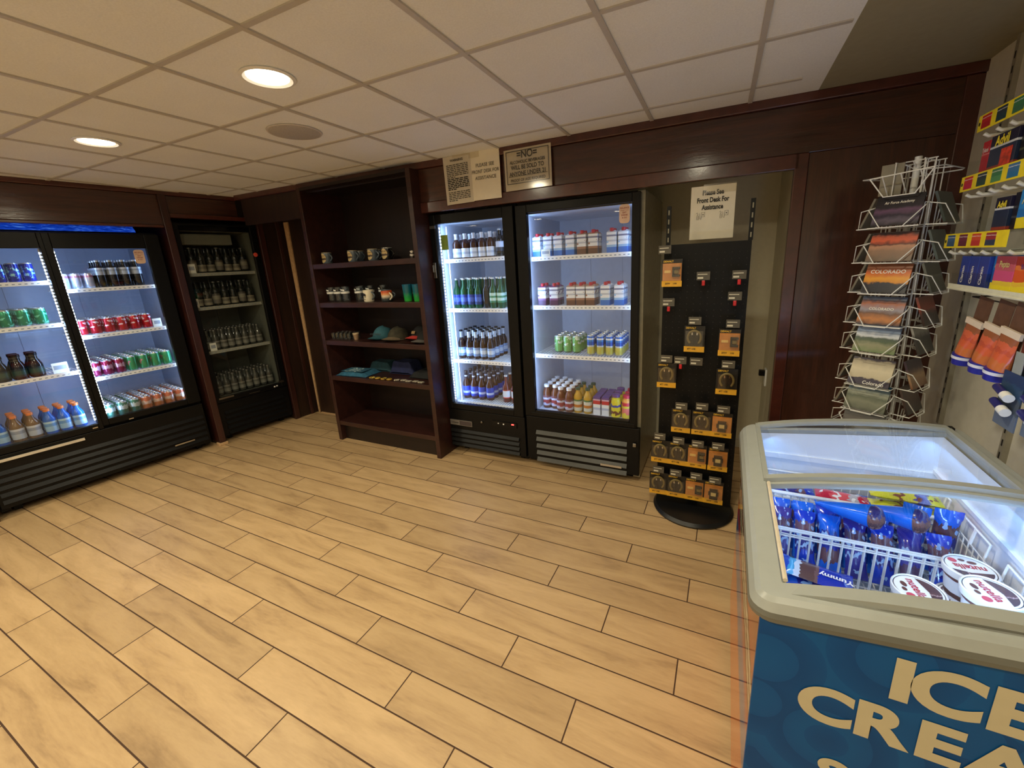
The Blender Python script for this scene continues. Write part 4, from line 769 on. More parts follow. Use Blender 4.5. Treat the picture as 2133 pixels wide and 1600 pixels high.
def P_pack(kind):
    w_, h = 0.108, 0.150; t = thing('charger_pack' if kind != 'loop' else 'cable_pack', 'x', 'package')
    b = MB(); b.box(-w_ / 2, w_ / 2, 0.0, 0.006, -h, 0.0, 0); b.box(-w_ / 2, w_ / 2, -0.0006, 0.0, -h, -h + 0.032, 1)
    if kind != 'loop': b.box(-w_ / 2 + 0.004, w_ / 2 - 0.004, -0.0006, 0.0, -h + 0.032, -0.022, 2)
    b.build('backing_card', [PKB, YEL, ORG], t)
    text('lettering', '', 0, INK, t, (0, -0.0012, 0), rows=[('20W', 0.014, -0.022, -h + 0.017, 1, 0.02), ('USB', 0.011, 0.018, -h + 0.017, 1, 0.02)] if kind != 'loop' else [('4FT USB', 0.014, -0.014, -h + 0.017, .9, 0.02)])
    text('brand_strip', '', 0, mat('strip_yellow', S(236, 190, 60), 0.5), t, (0, -0.0012, 0), rows=[('DEWALT', 0.014, -0.020, -0.012, 0.95, 0.03)])
    if kind == 'loop':
        MB().tube([(0.034 * math.cos(q), -0.008, -0.066 + 0.040 * math.sin(q)) for q in [PI * (-.28 + 1.56 * i / 22) for i in range(23)]], 0.0068, 8).build('cable', OLI, t)
        p = MB()
        for x in (-0.012, 0.014): p.box(x - 0.005, x + 0.005, -0.014, -0.002, -0.105, -0.050); p.box(x - 0.0035, x + 0.0035, -0.012, -0.004, -0.050, -0.036, 1)
        p.build('plug', [PKB, CHROME], t)
    elif kind == 'charger':
        p = MB(); p.box(0.004, 0.014, -0.022, -0.002, -0.095, -0.042); p.box(0.004, 0.044, -0.022, -0.002, -0.095, -0.083); p.box(0.004, 0.044, -0.022, -0.002, -0.054, -0.042); p.box(0.014, 0.036, -0.02, -0.004, -0.078, -0.060, 1); p.build('charger', [PKB, OLI], t, bevel=0.002)
        MB().box(-0.040, -0.006, -0.004, -0.001, -0.074, -0.060).build('spark_print', mat('pale_flare', S(232, 196, 120), 0.4), t)
    else:
        p = MB(); p.box(-0.022, 0.022, -0.024, -0.002, -0.108, -0.048); p.box(-0.014, 0.014, -0.0248, -0.024, -0.085, -0.062, 1); p.box(-0.028, 0.028, -0.01, -0.002, -0.09, -0.066); p.build('charger', [PKB, mat('pale_face', S(206, 186, 130), 0.4)], t, bevel=0.003)
    bl = MB(); bl.box(-w_ / 2 + 0.008, w_ / 2 - 0.008, -0.027, -0.0265, -h + 0.036, -0.024)
    bl.build('blister', glass('blister_plastic', (0.97, 0.96, 0.94), 1.6, 0.06), t)
    return t
PK = {k: P_pack(k) for k in ('loop', 'charger', 'cube')}
rows_ = [(1.562, [(-0.28, 'charger')]), (1.192, [(-0.146, 'loop')]), (1.177, [(0.033, 'charger')]), (0.967, [(-0.289, 'loop')]), (0.953, [(0.034, 'loop')]),
         (0.689, [(-0.197, 'loop'), (-0.082, 'loop'), (0.026, 'cube')]), (0.470, [(-0.31, 'loop'), (-0.204, 'loop'), (-0.097, 'charger'), (0.018, 'cube')]), (0.246, [(-0.315, 'loop'), (-0.207, 'loop'), (-0.101, 'charger'), (0.007, 'cube')])]
RN = {1.562: 'alone at the top left of the display', 1.192: 'alone in the middle of the display', 1.177: 'upper right of the display', 0.967: 'left side, middle height of the display', 0.953: 'right side, middle height of the display', 0.689: 'third row from the display bottom', 0.470: 'second row from the display bottom', 0.246: 'bottom row of the display'}
KD = {'loop': 'cable pack with coiled cord', 'charger': 'orange charger pack, hooked plug', 'cube': 'orange charger pack, square plug'}
HKM = mat('hook_black', S(40, 40, 40), 0.4, 0.5)
for z, items in rows_:
    for i, (x, k) in enumerate(items):
        l = f'{KD[k]}, {col(i, len(items))}, {RN[z]}' if len(items) > 1 else f'{KD[k]}, {RN[z]}'
        inst(PK[k], l, 'packs on the charger display', (x, DY - 0.055, z), random.uniform(-.06, .06))
TAGM = mat('tag_plastic', S(84, 80, 72), 0.2, var=.1)
for (x, z, red) in ((-0.318, 1.615, 0), (-0.116, 1.468, 1), (0.056, 1.469, 1), (0.043, 1.359, 1), (-0.29, 1.328, 1), (0.044, 1.212, 0), (-0.213, 0.996, 1), (-0.128, 0.993, 0), (0.036, 0.986, 0), (-0.290, 1.0, 0), (-0.146, 1.225, 0), (-0.196, 0.718, 0), (-0.084, 0.727, 0), (0.029, 0.722, 0), (-0.312, 0.508, 0), (-0.203, 0.496, 0), (-0.095, 0.491, 0), (0.015, 0.493, 0), (-0.314, 0.283, 0), (-0.211, 0.279, 0), (-0.093, 0.279, 0), (0.011, 0.271, 0)):
    X = x + 0.11
    h = MB(); h.tube([(X, 0.002, z - 0.01), (X, -0.07, z - 0.012), (X, -0.078, z - 0.004)], 0.0022, 6)
    ho = h.build('hook', HKM, ds)
    tg = MB(); tg.box(X - 0.033, X + 0.033, -0.084, -0.082, z - 0.022, z + 0.022, 0); tg.box(X - 0.028, X + 0.02, -0.0846, -0.084, z + 0.006, z + 0.010, 1); tg.box(X - 0.028, X + 0.0, -0.0846, -0.084, z - 0.015, z - 0.006, 1)
    tg.build('price_tag', [TAGM, mat('tag_print', S(206, 200, 180), 0.5)], ho)
    if red: rt = MB().box(X - 0.006, X + 0.010, -0.083, -0.075, z - 0.052, z - 0.024).build('red_lock', REDP, ho, bevel=0.003)
# ================================================================ POSTCARD SPINNER
PCX, PCY, PCR = 0.668, 2.335, 0.60
ps = thing('postcard_spinner', 'white wire postcard spinner full of cards, behind the ice cream freezer', 'postcard rack', (PCX, PCY, 0), -PCR)
HW, RD = 0.082, 0.106         # pocket half width, face distance from the axis
fr = MB(); fr.tube([(0, 0, 0.05), (0, 0, 1.92)], 0.012, 10)
for a in range(4):
    q = a * PI / 2; c_, s_ = math.cos(q), math.sin(q); T = lambda x, y, z: (c_ * x - s_ * y, s_ * x + c_ * y, z)
    for x in (-0.07, -0.04, 0.04, 0.07): fr.tube([T(x, -0.045, 0.30), T(x, -0.045, 1.90)], 0.0022, 5)
    for z in (0.30, 0.7, 1.1, 1.5, 1.90): fr.tube([T(-0.075, -0.045, z), T(0.075, -0.045, z)], 0.0022, 5)
    fr.tube([T(0, -0.045, 1.90), T(0, 0, 1.87)], 0.002, 5)
fr.build('frame', WIREW, ps)
MB().lathe([(0.20, 0), (0.205, 0.01), (0.03, 0.05), (0.012, 0.06)], 32, cap1=False).build('base', BLACK, ps)
pk = MB(); r_ = 0.0021
def pocket_pts():
    # back top corners, forward side corners, diagonal fronts meeting the bottom rail
    pk.tube([(-HW, 0.035, 0.075), (-HW - 0.008, -0.028, 0.060), (-HW + 0.045, -0.052, -0.012), (HW - 0.045, -0.052, -0.012), (HW + 0.008, -0.028, 0.060), (HW, 0.035, 0.075)], r_, 5)
    pk.tube([(-HW, 0.04, -0.010), (-HW, -0.040, -0.012), (HW, -0.040, -0.012), (HW, 0.04, -0.010)], r_, 5)
    pk.tube([(-HW, 0.035, 0.075), (-HW, 0.04, -0.010)], r_, 5); pk.tube([(HW, 0.035, 0.075), (HW, 0.04, -0.010)], r_, 5)
    pk.tube([(-HW, -0.018, -0.012), (HW, -0.018, -0.012)], r_, 5)
pocket_pts(); pk_me = pk.mesh('pocket', WIREW)
TZ = [1.662, 1.520, 1.392, 1.256, 1.135, 0.985, 0.868, 0.765, 0.64, 0.52]
for a in range(4):
    q = a * PI / 2
    for z in TZ:
        o = bpy.data.objects.new('pocket', pk_me); C.objects.link(o); o.parent = ps; o.rotation_euler = (0, 0, q)
        o.location = (RD * math.sin(q), -RD * math.cos(q), z)
tp = MB(); tp.tube([(-0.10, -0.14, 1.845), (0.10, -0.14, 1.855), (0.115, -0.10, 1.86), (0.115, 0.10, 1.86), (0.10, 0.14, 1.86), (-0.10, 0.14, 1.86), (-0.14, 0.10, 1.86), (-0.14, -0.10, 1.85)], 0.0025, 6, closed=True)
tp.tube([(-0.10, -0.14, 1.845), (-0.05, -0.13, 1.77), (0.05, -0.13, 1.77), (0.10, -0.14, 1.855)], 0.0025, 6)
for x in (-0.06, 0, 0.06): tp.tube([(x, -0.14, 1.85), (x, -0.045, 1.76)], 0.0022, 5)
for x, y in ((0.115, 0.0), (-0.14, 0.0), (0, 0.14)): tp.tube([(x, y, 1.86), (0, 0, 1.87)], 0.0022, 5)
tp.build('top_basket', WIREW, ps)
bk_ = MB().box(-0.095, -0.02, -0.06, -0.056, 1.78, 1.90).build('backing_card', mat('grey_back_card', S(140, 134, 118), 0.6), ps)
PM = Matrix.Translation((PCX, PCY, 0)) @ Matrix.Rotation(-PCR, 4, 'Z')
L = 'LINEAR'
PIC = [
 ('night postcard with purple rock strata and white title, topmost in front', [(0, S(40, 36, 44)), (.18, S(96, 86, 104)), (.3, S(46, 38, 56)), (.5, S(104, 74, 104)), (.62, S(40, 34, 44)), (1, S(22, 20, 24))], ('Air Force Academy', 0.015, 0.0, 0.092, .8)),
 ('postcard of a red sunset over dunes, second from the top', [(0, S(110, 96, 82)), (.35, S(150, 118, 96)), (.52, S(190, 140, 110)), (.6, S(90, 50, 44)), (.7, S(214, 96, 60)), (.82, S(196, 90, 60)), (.92, S(60, 40, 40)), (1, S(44, 34, 34))], None),
 ('orange sunset postcard titled Colorado above dark hills, third from top', [(0, S(30, 30, 40)), (.3, S(44, 44, 58)), (.36, S(214, 140, 40)), (.5, S(230, 160, 44)), (.68, S(206, 100, 40)), (.85, S(130, 76, 50)), (1, S(150, 96, 60))], ('COLORADO', 0.022, 0.0, 0.088, .95)),
 ('canyon postcard titled Colorado with orange slopes, fourth from top', [(0, S(60, 40, 46)), (.2, S(190, 120, 60)), (.4, S(110, 76, 60)), (.55, S(150, 146, 160)), (.75, S(170, 100, 70)), (.88, S(60, 60, 80)), (1, S(70, 90, 120))], ('COLORADO', 0.016, 0.0, 0.068, .95)),
 ('postcard of a green valley road under blue sky', [(0, S(96, 120, 70)), (.25, S(140, 140, 110)), (.4, S(70, 90, 60)), (.52, S(60, 76, 66)), (.6, S(206, 212, 220)), (.75, S(120, 140, 170)), (1, S(84, 104, 140))], None),
 ('dark purple postcard with a pale map relief titled Colorado', [(0, S(40, 30, 56)), (.22, S(44, 34, 60)), (.26, S(196, 186, 160)), (.6, S(214, 204, 176)), (.9, S(160, 150, 130)), (.93, S(40, 30, 56)), (1, S(40, 30, 56))], ('Colorado', 0.022, 0.02, 0.010, .9)),
 ('postcard of snowy green mountains under a teal sky, second from bottom', [(0, S(70, 76, 60)), (.3, S(120, 124, 104)), (.5, S(80, 90, 70)), (.65, S(150, 156, 140)), (.78, S(50, 84, 104)), (1, S(44, 96, 130))], None),
 ('dark aerial postcard, lowest one showing above the freezer rim', [(0, S(60, 56, 60)), (.4, S(90, 84, 80)), (.7, S(60, 60, 62)), (1, S(110, 104, 96))], None)]
CW_, CH = 0.152, 0.122
WHT = mat('card_title_white', S(236, 232, 220), 0.5)
def postcard(label, stops, title, face, z, k, lean=0.34, name='postcard'):
    q = face * PI / 2; M2 = PM @ Matrix.Rotation(q, 4, 'Z') @ Matrix.Translation((0, -RD - 0.034, z - 0.004)) @ Matrix.Rotation(-lean, 4, 'X')
    o = thing(name, label, 'postcard', group='postcards in the wire spinner'); o.matrix_world = M2
    m = bands('postcard_print_%d_%d' % (face, k), stops, 0.3, axis=2, warp=.28, nscale=4.5, interp=L)
    MB().box(-CW_ / 2, CW_ / 2, 0, 0.008, 0, CH).build('card_stack', m, o)
    if title: text('title', '', 0, WHT, o, (0, -0.0008, 0), rows=[(title[0], title[1], title[2], title[3], title[4], 0.015)])
for k, (l, st_, ti) in enumerate(PIC): postcard(l, st_, ti, 0, TZ[k], k)
BK_ = [(0, S(110, 106, 96)), (.5, S(128, 124, 112)), (1, S(112, 108, 98))]
RT = [('dark green postcard facing the right wall, topmost on the right side', [(0, S(40, 56, 50)), (.5, S(44, 58, 60)), (1, S(60, 76, 84))]), ('grey postcard on the right side, second from the top', [(0, S(70, 84, 84)), (1, S(90, 100, 100))]), ('grey green postcard on the right side, third from the top', [(0, S(60, 66, 62)), (1, S(110, 112, 104))]),
      ('red and brown postcard on the right side, fourth from top', [(0, S(40, 30, 28)), (.4, S(60, 40, 38)), (.6, S(150, 70, 56)), (1, S(110, 70, 66))]), ('postcard of dark woods under pale sky on the right side', [(0, S(44, 44, 44)), (.6, S(60, 60, 62)), (.75, S(150, 148, 140)), (1, S(160, 156, 144))]),
      ('purple and sand postcard on the right side, sixth from top', [(0, S(120, 80, 60)), (.4, S(170, 140, 110)), (.7, S(70, 56, 70)), (1, S(60, 50, 66))]), ('brown postcard on the right side, seventh from top', [(0, S(40, 36, 38)), (.5, S(80, 64, 62)), (1, S(96, 84, 80))])]
for k, (l, st_) in enumerate(RT): postcard(l, st_, None, 1, TZ[k], k, 0.34)
for k in range(7): postcard(f'pale backed postcard on the left side of the spinner, {NTH[k]} from top', BK_, None, 3, TZ[k], k, 0.34)
# ================================================================ MEDICINE RACK ON THE RIGHT WALL (local x towards the viewer, local y into the wall)
MY = 2.17; MX = 0.745
mr = thing('medicine_rack', 'clear tiered medicine rack with yellow price strips, on the right wall', 'wall rack', (MX, MY, 0), -PI / 2)
YS = mat('strip_bright_yellow', S(236, 214, 40), 0.45)
def tray(z, x0, x1, strip, pics=None, xs1=None):
    b = MB(); b.box(x0, x1, 0.004, XR - MX - 0.004, z - 0.004, z); b.box(x0, x0 + 0.003, 0.004, XR - MX - 0.004, z, z + 0.05); b.box(x0, x1, XR - MX - 0.007, XR - MX - 0.004, z - 0.05, z + 0.12)
    t_ = b.build('tray', ACRYL, mr)
    for i in range(int((x1 - x0) / 0.075) if strip else 0): hz = z - (0.066 if strip else 0.026); MB().tube([(x0 + 0.04 + i * 0.075, XR - MX - 0.01, hz), (x0 + 0.04 + i * 0.075, 0.012, hz - 0.004), (x0 + 0.04 + i * 0.075, 0.0, hz + 0.004)], 0.0055, 8).build('hook', WIREC, mr)
    if strip:
        s_ = MB(); s_.box(x0 - 0.004, xs1 or x1, -0.004, -0.002, z - 0.050, z, 0)
        so = s_.build('price_strip', YS, mr)
        n = len(pics)
        for i, (c1, c2) in enumerate(pics):
            xx = x0 + 0.02 + i * 0.088
            m = bands('strip_pic_%d_%d' % (int(z * 100), i), [(0, c2), (.45, c1), (.75, tuple((a + 1) / 2 if j < 3 else 1 for j, a in enumerate(c1))), (.82, c1)], 0.4, warp=.15)
            MB().box(xx, xx + 0.056, -0.0048, -0.004, z - 0.044, z - 0.005).build('product_picture', m, so)
        MB().lathe([(0.0005, 0), (0.006, 0)], 10, cap0=False, cap1=False).build('slot', INK, so, (x0 + 0.006, -0.0046, z - 0.026), rot=(PI / 2, 0, 0))
R_, G_, N_, B_ = S(190, 40, 40), S(60, 120, 80), S(40, 56, 66), S(60, 110, 160)
tray(1.987, 0.085, 0.80, True, [(R_, S(170, 30, 40)), (N_, S(30, 60, 70)), (G_, S(60, 110, 80)), (B_, S(40, 90, 150)), (R_, S(150, 40, 40)), (G_, N_)])
tray(1.801, 0.045, 0.80, True, [(R_, S(190, 30, 70)), (N_, S(40, 70, 60)), (G_, S(80, 140, 90)), (B_, S(40, 110, 160)), (R_, S(150, 40, 40)), (G_, N_)])
tray(1.608, 0.004, 0.80, True, [(S(60, 96, 140), S(50, 84, 120)), (S(110, 40, 70), S(96, 30, 56)), (S(206, 80, 50), S(190, 50, 50)), (S(150, 50, 60), S(40, 60, 90))], 0.405)
tray(1.418, 0.085, 0.80, False)
bt = MB(); bt.tube([(0.088, 0.0, 1.415), (0.80, 0.0, 1.415)], 0.004, 6); bt.box(0.085, 0.80, 0.0, 0.003, 1.418, 1.432); bt.build('front_lip', mat('frosted_edge', S(220, 220, 200), 0.3), mr)
MM = Matrix.Translation((MX, MY, 0)) @ Matrix.Rotation(-PI / 2, 4, 'Z')
def medbox(name, label, x, w_, z, h, stops, rows=None, lcol=None, d=0.04, y=0.012, warp=0.0, rz=0, rotated=False, axis=2, nscale=6):
    o = thing(name, label, 'medicine box', MM @ Vector((x + w_ / 2, y, z + 0.0006)), -PI / 2 + rz)
    b = MB().box(-w_ / 2, w_ / 2, 0, d, 0, h).build('carton', bands('med_%s_%d' % (name, int(x * 1000) + int(z * 1000)), stops, 0.35, axis=axis, warp=warp, nscale=nscale), o, bevel=0.001)
    if rows:
        tr = text('lettering', '', 0, lcol, o, (0, -0.0012, 0), rows=rows)
        if rotated: tr.rotation_euler = (PI / 2, -PI / 2, 0)
    return o
YT = mat('letter_yellow', S(240, 220, 60), 0.5); WT = mat('letter_white', S(238, 238, 236), 0.5); DBL = mat('letter_violet', S(90, 60, 140), 0.5); GT = mat('letter_gold', S(206, 190, 130), 0.5)
NAVY, DRED = S(30, 44, 74), S(180, 28, 44)
medbox('pain_relief_box', 'red tablet box, leftmost on the upper shelf of the medicine rack', 0.105, 0.045, 1.8015, 0.098, [(0, S(170, 24, 44)), (.5, DRED), (.56, S(206, 120, 120)), (.6, DRED)], [('Tylenol', 0.02, 0.0, 0.07, .62, 0.01)], WT)
bl0 = [(0, S(150, 60, 44)), (.10, NAVY), (.55, NAVY), (.62, S(206, 210, 220)), (.68, S(26, 24, 50)), (1, S(34, 26, 54))]
medbox('pain_relief_box', 'navy tablet box with yellow lettering, upper shelf of the medicine rack', 0.153, 0.148, 1.8015, 0.104, bl0, [('Advil', 0.040, -0.005, 0.083, .95, 0.03)], YT)
bx('corner_badge', mat('badge_red_yellow', S(196, 60, 40), 0.4, var=.5, scale=60), (0.0, 0.06, -0.0012, -0.0006, 0.003, 0.055), bpy.data.objects['pain_relief_box.001'])
for i in range(3): medbox('dark_carton', f'dark printed side of a medicine carton, {NTH[i]} right of the navy tablet box', 0.305 + i * 0.062, 0.058, 1.8015, 0.108, [(0, S(20, 20, 28)), (.3, S(70, 76, 60)), (.36, S(22, 22, 30)), (.55, S(60, 64, 56)), (.6, S(24, 24, 34))], None, None, y=0.02)
medbox('pain_relief_box', 'navy tablet box with yellow lettering, lower shelf of the rack', 0.262, 0.078, 1.6085, 0.098, bl0, [('Advil', 0.026, 0, 0.076, .9, 0.03)], YT)
medbox('dark_carton', 'dark printed carton side between the navy and blue boxes', 0.343, 0.04, 1.6085, 0.105, [(0, S(24, 24, 34)), (.3, S(60, 64, 76)), (.36, S(26, 24, 40)), (1, S(30, 26, 54))], None, None, y=0.02)
medbox('pain_relief_box', 'bright blue and yellow tablet box, middle shelf of the rack', 0.388, 0.13, 1.6085, 0.108, [(0, S(236, 216, 40)), (.28, S(30, 110, 190)), (.5, S(40, 130, 206)), (1, S(26, 90, 180))], [('ALEVE', 0.032, -0.01, 0.078, .9, 0.03)], GT, warp=.05)
for i in range(3):
    medbox('allergy_box', f'deep blue allergy tablet box with upright lettering, {("leftmost", "middle", "rightmost")[i]} of three on the bottom tray', 0.118 + i * 0.062, 0.058, 1.4185, 0.110, [(0, S(30, 50, 120)), (.5, S(34, 60, 150)), (1, S(26, 44, 110))], [('Claritin', 0.022, 0.048, 0.002, .9, 0.015)], WT, rotated=True)
medbox('pain_relief_box', 'blue box with yellow base, partly covered, bottom tray', 0.303, 0.07, 1.4185, 0.112, [(0, S(236, 216, 40)), (.26, S(30, 90, 170)), (.6, S(36, 110, 190)), (1, S(30, 60, 130))], [('Al', 0.030, -0.012, 0.086, .9, 0.03)], GT, y=0.022)
medbox('stomach_relief_box', 'pink and yellow stomach remedy box, bottom tray of medicine rack', 0.352, 0.10, 1.4185, 0.112, [(0, S(236, 216, 40)), (.22, S(226, 196, 60)), (.34, S(206, 80, 130)), (.62, S(190, 90, 110)), (.8, S(150, 60, 80)), (1, S(140, 60, 70))], [('Pepto', 0.026, 0, 0.088, .85, 0.02)], GT, warp=.06, d=0.014, y=0.006)
medbox('vitamin_packet', 'orange and yellow vitamin drink box at the right of bottom tray', 0.455, 0.13, 1.4185, 0.112, [(0, S(236, 214, 50)), (.24, S(230, 190, 60)), (.36, S(214, 90, 40)), (.66, S(220, 120, 60)), (.78, S(150, 50, 44)), (1, S(140, 44, 44))], [('Emergen-C', 0.018, 0, 0.083, .85, 0.02)], DBL, warp=.22, nscale=3, d=0.03, y=-0.004 + 0.010)
# hanging tubes of ointment below the trays
def P_tube():
    t = thing('ointment_tube', 'x', 'tube')
    b = MB(); n = 16
    def f(u, v):
        a = 2 * PI * u; rx = 0.040 - 0.006 * v; ry = 0.003 + 0.019 * min(1, v * 1.15); return (rx * math.cos(a), ry * math.sin(a), -0.018 - 0.105 * v)
    b.grid(f, n, 10); b.build('tube_body', bands('tube_print', [(0, S(196, 110, 60)), (.3, S(206, 96, 60)), (.5, S(190, 84, 60)), (.62, S(206, 100, 70)), (.8, S(150, 90, 60)), (1, S(214, 130, 70))], 0.25, warp=.25), t)
    MB().box(-0.042, 0.042, -0.004, 0.004, -0.020, 0.0).build('crimp', mat('tube_crimp', S(220, 204, 186), 0.35), t)
    MB().lathe([(0.026, -0.158), (0.027, -0.150), (0.030, -0.122), (0.0005, -0.121)], 18, cap1=False).build('cap', mat('tube_cap_blue', S(36, 40, 150), 0.3), t)
    MB().lathe([(0.0302, -0.137), (0.0306, -0.127)], 18, cap0=False, cap1=False).build('cap_band', mat('tube_band', S(220, 222, 236), 0.4), t)
    MB().box(-0.034, 0.034, 0.010, 0.012, -0.15, 0.075).build('hang_card', mat('brown_hang_card', S(96, 66, 50), 0.6, var=.2), t)
    return t
tubep = P_tube()
for i, (x, l) in enumerate(((0.30, 'orange ointment tube with blue cap, leftmost of the hanging three'), (0.415, 'orange ointment tube with blue cap, middle of the hanging three'), (0.505, 'orange ointment tube with blue cap, rightmost of the hanging three'))):
    inst(tubep, l, 'hanging ointment tubes', MM @ Vector((x, 0.01 + 0.0 * i, 1.325)), -PI / 2 + 0.06, rot=(0.0, 0.16, -PI / 2 + 0.1))
ow = MB(); ow.tube([(0.20, 0.03, 1.392), (0.80, 0.03, 1.387)], 0.0025, 6); ow.tube([(0.20, 0.03, 1.392), (0.20, XR - MX, 1.40)], 0.0025, 6); ow.tube([(0.78, 0.03, 1.387), (0.78, XR - MX, 1.395)], 0.0025, 6); ow.build('hanging_rod', HKM, mr)
for i in range(2):
    t = thing('ointment_pouch', 'dull red pouch hanging right of the ointment tubes, %s' % ('nearer the tubes' if i == 0 else 'cut by the picture edge'), 'pouch', MM @ Vector((0.60 + 0.1 * i, 0.012, 1.375)), -PI / 2)
    MB().box(-0.045, 0.045, 0.0, 0.018, -0.17, 0.0).build('pouch', bands('pouch_print', [(0, S(60, 76, 96)), (.15, S(110, 50, 44)), (.6, S(130, 62, 54)), (.8, S(70, 44, 40))], 0.3, warp=.2), t, bevel=0.006)
# lip balm cards
for i in range(3):
    x = 0.585 + 0.105 * i
    t = thing('lip_balm_card', 'blue blister card of two lip balm sticks, %s' % ('fully in view' if i == 0 else 'at the right picture edge' if i == 1 else 'beyond the right picture edge'), 'lip balm', MM @ Vector((x, 0.0 + 0.012 * i, 1.155)), -PI / 2)
    MB().box(-0.05, 0.05, 0.0, 0.004, -0.10, 0.06).build('card', bands('balm_card', [(0, S(96, 108, 130)), (.3, S(70, 80, 96)), (.6, S(50, 76, 110)), (.8, S(40, 60, 100))], 0.4, warp=.3), t)
    for z in (0.0, -0.042):
        b = MB().tube([(-0.04, -0.012, z + 0.01), (0.012, -0.016, z)], 0.0105, 12).build('balm_stick', mat('balm_indigo', S(44, 44, 110), 0.3), t)
        MB().tube([(0.012, -0.016, z), (0.038, -0.018, z - 0.004)], 0.0125, 14).build('stick_cap', WHITEP, b)
    bx('hang_tab', mat('grey_tab', S(150, 156, 156), 0.4), (-0.02, 0.02, 0.001, 0.003, 0.06, 0.12), t)
# ================================================================ ICE CREAM FREEZER
FX0, FX1, FY0, FY1 = 0.105, 0.735, 0.812, 1.775
def ft(x): return 0.858 + 0.110 * (x - FX0)          # top of the body, sloping up towards the wall
fz = thing('ice_cream_freezer', 'chest freezer with curved sliding glass lids and blue ice cream wrap', 'freezer', (0, 0, 0))
GRIM = mat('grey_rim', S(158, 161, 156), 0.3, var=.03, coat=0.15); GDRK = mat('grey_bumper', S(106, 106, 98), 0.35, var=.03)
IW = 0.05
def skin(name, m, fn, parent=fz): b = MB(); fn(b); return b.build(name, m, parent)
zb = 0.36
side_m = NT('freezer_side_wrap'); side_m.set(Roughness=0.10, IOR=1.28)
tc_ = side_m.new('ShaderNodeTexCoord'); sp2 = side_m.new('ShaderNodeSeparateXYZ'); side_m.link(tc_.outputs['Object'], sp2.inputs[0])
nz_ = side_m.noise(side_m.coord('Object', (6, 6, 6)), 3, 4, 0.6, 1.0)
vz = side_m.math('ADD', sp2.outputs[2], side_m.math('MULTIPLY', side_m.math('SUBTRACT', nz_, 0.5), 0.05))
vz = side_m.math('MULTIPLY', vz, 1.1)
side_m.link(side_m.ramp(vz, [(0, S(214, 110, 40)), (.40, S(206, 104, 44)), (.43, S(20, 84, 140)), (.52, S(22, 90, 146)), (.60, S(170, 50, 56)), (.635, S(40, 24, 20)), (.655, S(220, 206, 176)), (.67, S(44, 26, 20)), (.705, S(222, 210, 180)), (.72, S(50, 28, 22)), (.75, S(176, 70, 50)), (.80, S(170, 96, 60)), (1, S(160, 110, 70))], 'EASE'), side_m.p.inputs['Base Color'])
front_m = NT('freezer_front_wrap'); front_m.set(Roughness=0.45); front_m.p.inputs['Specular IOR Level'].default_value = 0.25
vo = front_m.new('ShaderNodeTexVoronoi'); vo.inputs['Scale'].default_value = 5.0; front_m.link(front_m.coord(), vo.inputs['Vector'])
front_m.link(front_m.ramp(front_m.math('FRACT', front_m.math('MULTIPLY', vo.outputs['Distance'], 2.6)), [(0, S(4, 68, 128)), (.5, S(6, 76, 138)), (.52, S(10, 84, 146)), (1, S(8, 78, 140))]), front_m.p.inputs['Base Color'])
def slab(b, x0, x1, y0, y1, m):
    t = 0.0
    b.add([(x0, y0, 0.06), (x1, y0, 0.06), (x1, y1, 0.06), (x0, y1, 0.06), (x0, y0, ft(x0)), (x1, y0, ft(x1)), (x1, y1, ft(x1)), (x0, y1, ft(x0))],
          [(0, 3, 2, 1), (4, 5, 6, 7), (0, 1, 5, 4), (1, 2, 6, 5), (2, 3, 7, 6), (3, 0, 4, 7)], m)
def body(b):
    w_ = 0.044
    slab(b, FX0, FX0 + w_, FY0 + 0.012, FY1, 0); slab(b, FX1 - w_, FX1, FY0 + 0.012, FY1, 2); slab(b, FX0 + w_, FX1 - w_, FY1 - w_, FY1, 2); slab(b, FX0 + w_, FX1 - w_, FY0 + 0.012, FY0 + w_, 2)
    b.box(FX0 + w_, FX1 - w_, FY0 + w_, FY1 - w_, 0.06, 0.395, 2)
    # wrap panel on the front with its notched lower corner
    P = [(FX0 + 0.03, zb + 0.004), (FX1, zb), (FX1, ft(FX1)), (FX0, ft(FX0)), (FX0, zb + 0.06), (FX0 + 0.03, zb + 0.03)]
    b.prism(P, FY0, FY0 + 0.012, 1)
bo = MB(); body(bo); bo.build('body', [side_m.m, front_m.m, GDRK], fz)
for x in (0.16, 0.66):
    for y in (0.9, 1.68): MB().tube([(x - 0.012, y, 0.030), (x + 0.012, y, 0.030)], 0.030, 14).build('castor', BLACK, fz)
# bumper rim: a rounded frame swept round the top
def ring(inset, dz, rr=0.05):
    x0, x1, y0, y1 = FX0 - 0.022 + inset, FX1 + 0.022 - inset, FY0 - 0.010 + inset, FY1 + 0.024 - inset; P = []
    r = max(0.006, rr - inset)
    for cx_, cy_, a0 in ((x1 - r, y1 - r, 0), (x0 + r, y1 - r, 90), (x0 + r, y0 + r, 180), (x1 - r, y0 + r, 270)):
        for k in range(7): a = math.radians(a0 + k * 15); P.append((cx_ + r * math.cos(a), cy_ + r * math.sin(a)))
    arch = lambda x: 0.022 * max(0, 1 - ((x - 0.42) / 0.34) ** 2)
    return [(x, y, ft(x) + dz + arch(x) * max(0, dz + 0.012) / 0.055) for x, y in P]
R = [ring(0.022, -0.002), ring(0.002, -0.002), ring(0.0, 0.008), ring(0.003, 0.018), ring(0.012, 0.034), ring(0.022, 0.041), ring(0.060, 0.043), ring(0.066, 0.036), ring(0.066, 0.01)]
rb = MB(); n = len(R[0])
for a, b in zip(R[:-1], R[1:]):
    k = R.index(a); rb.add(a + b, [(i, (i + 1) % n, n + (i + 1) % n, n + i) for i in range(n)], 0 if k > 2 else 1, True)
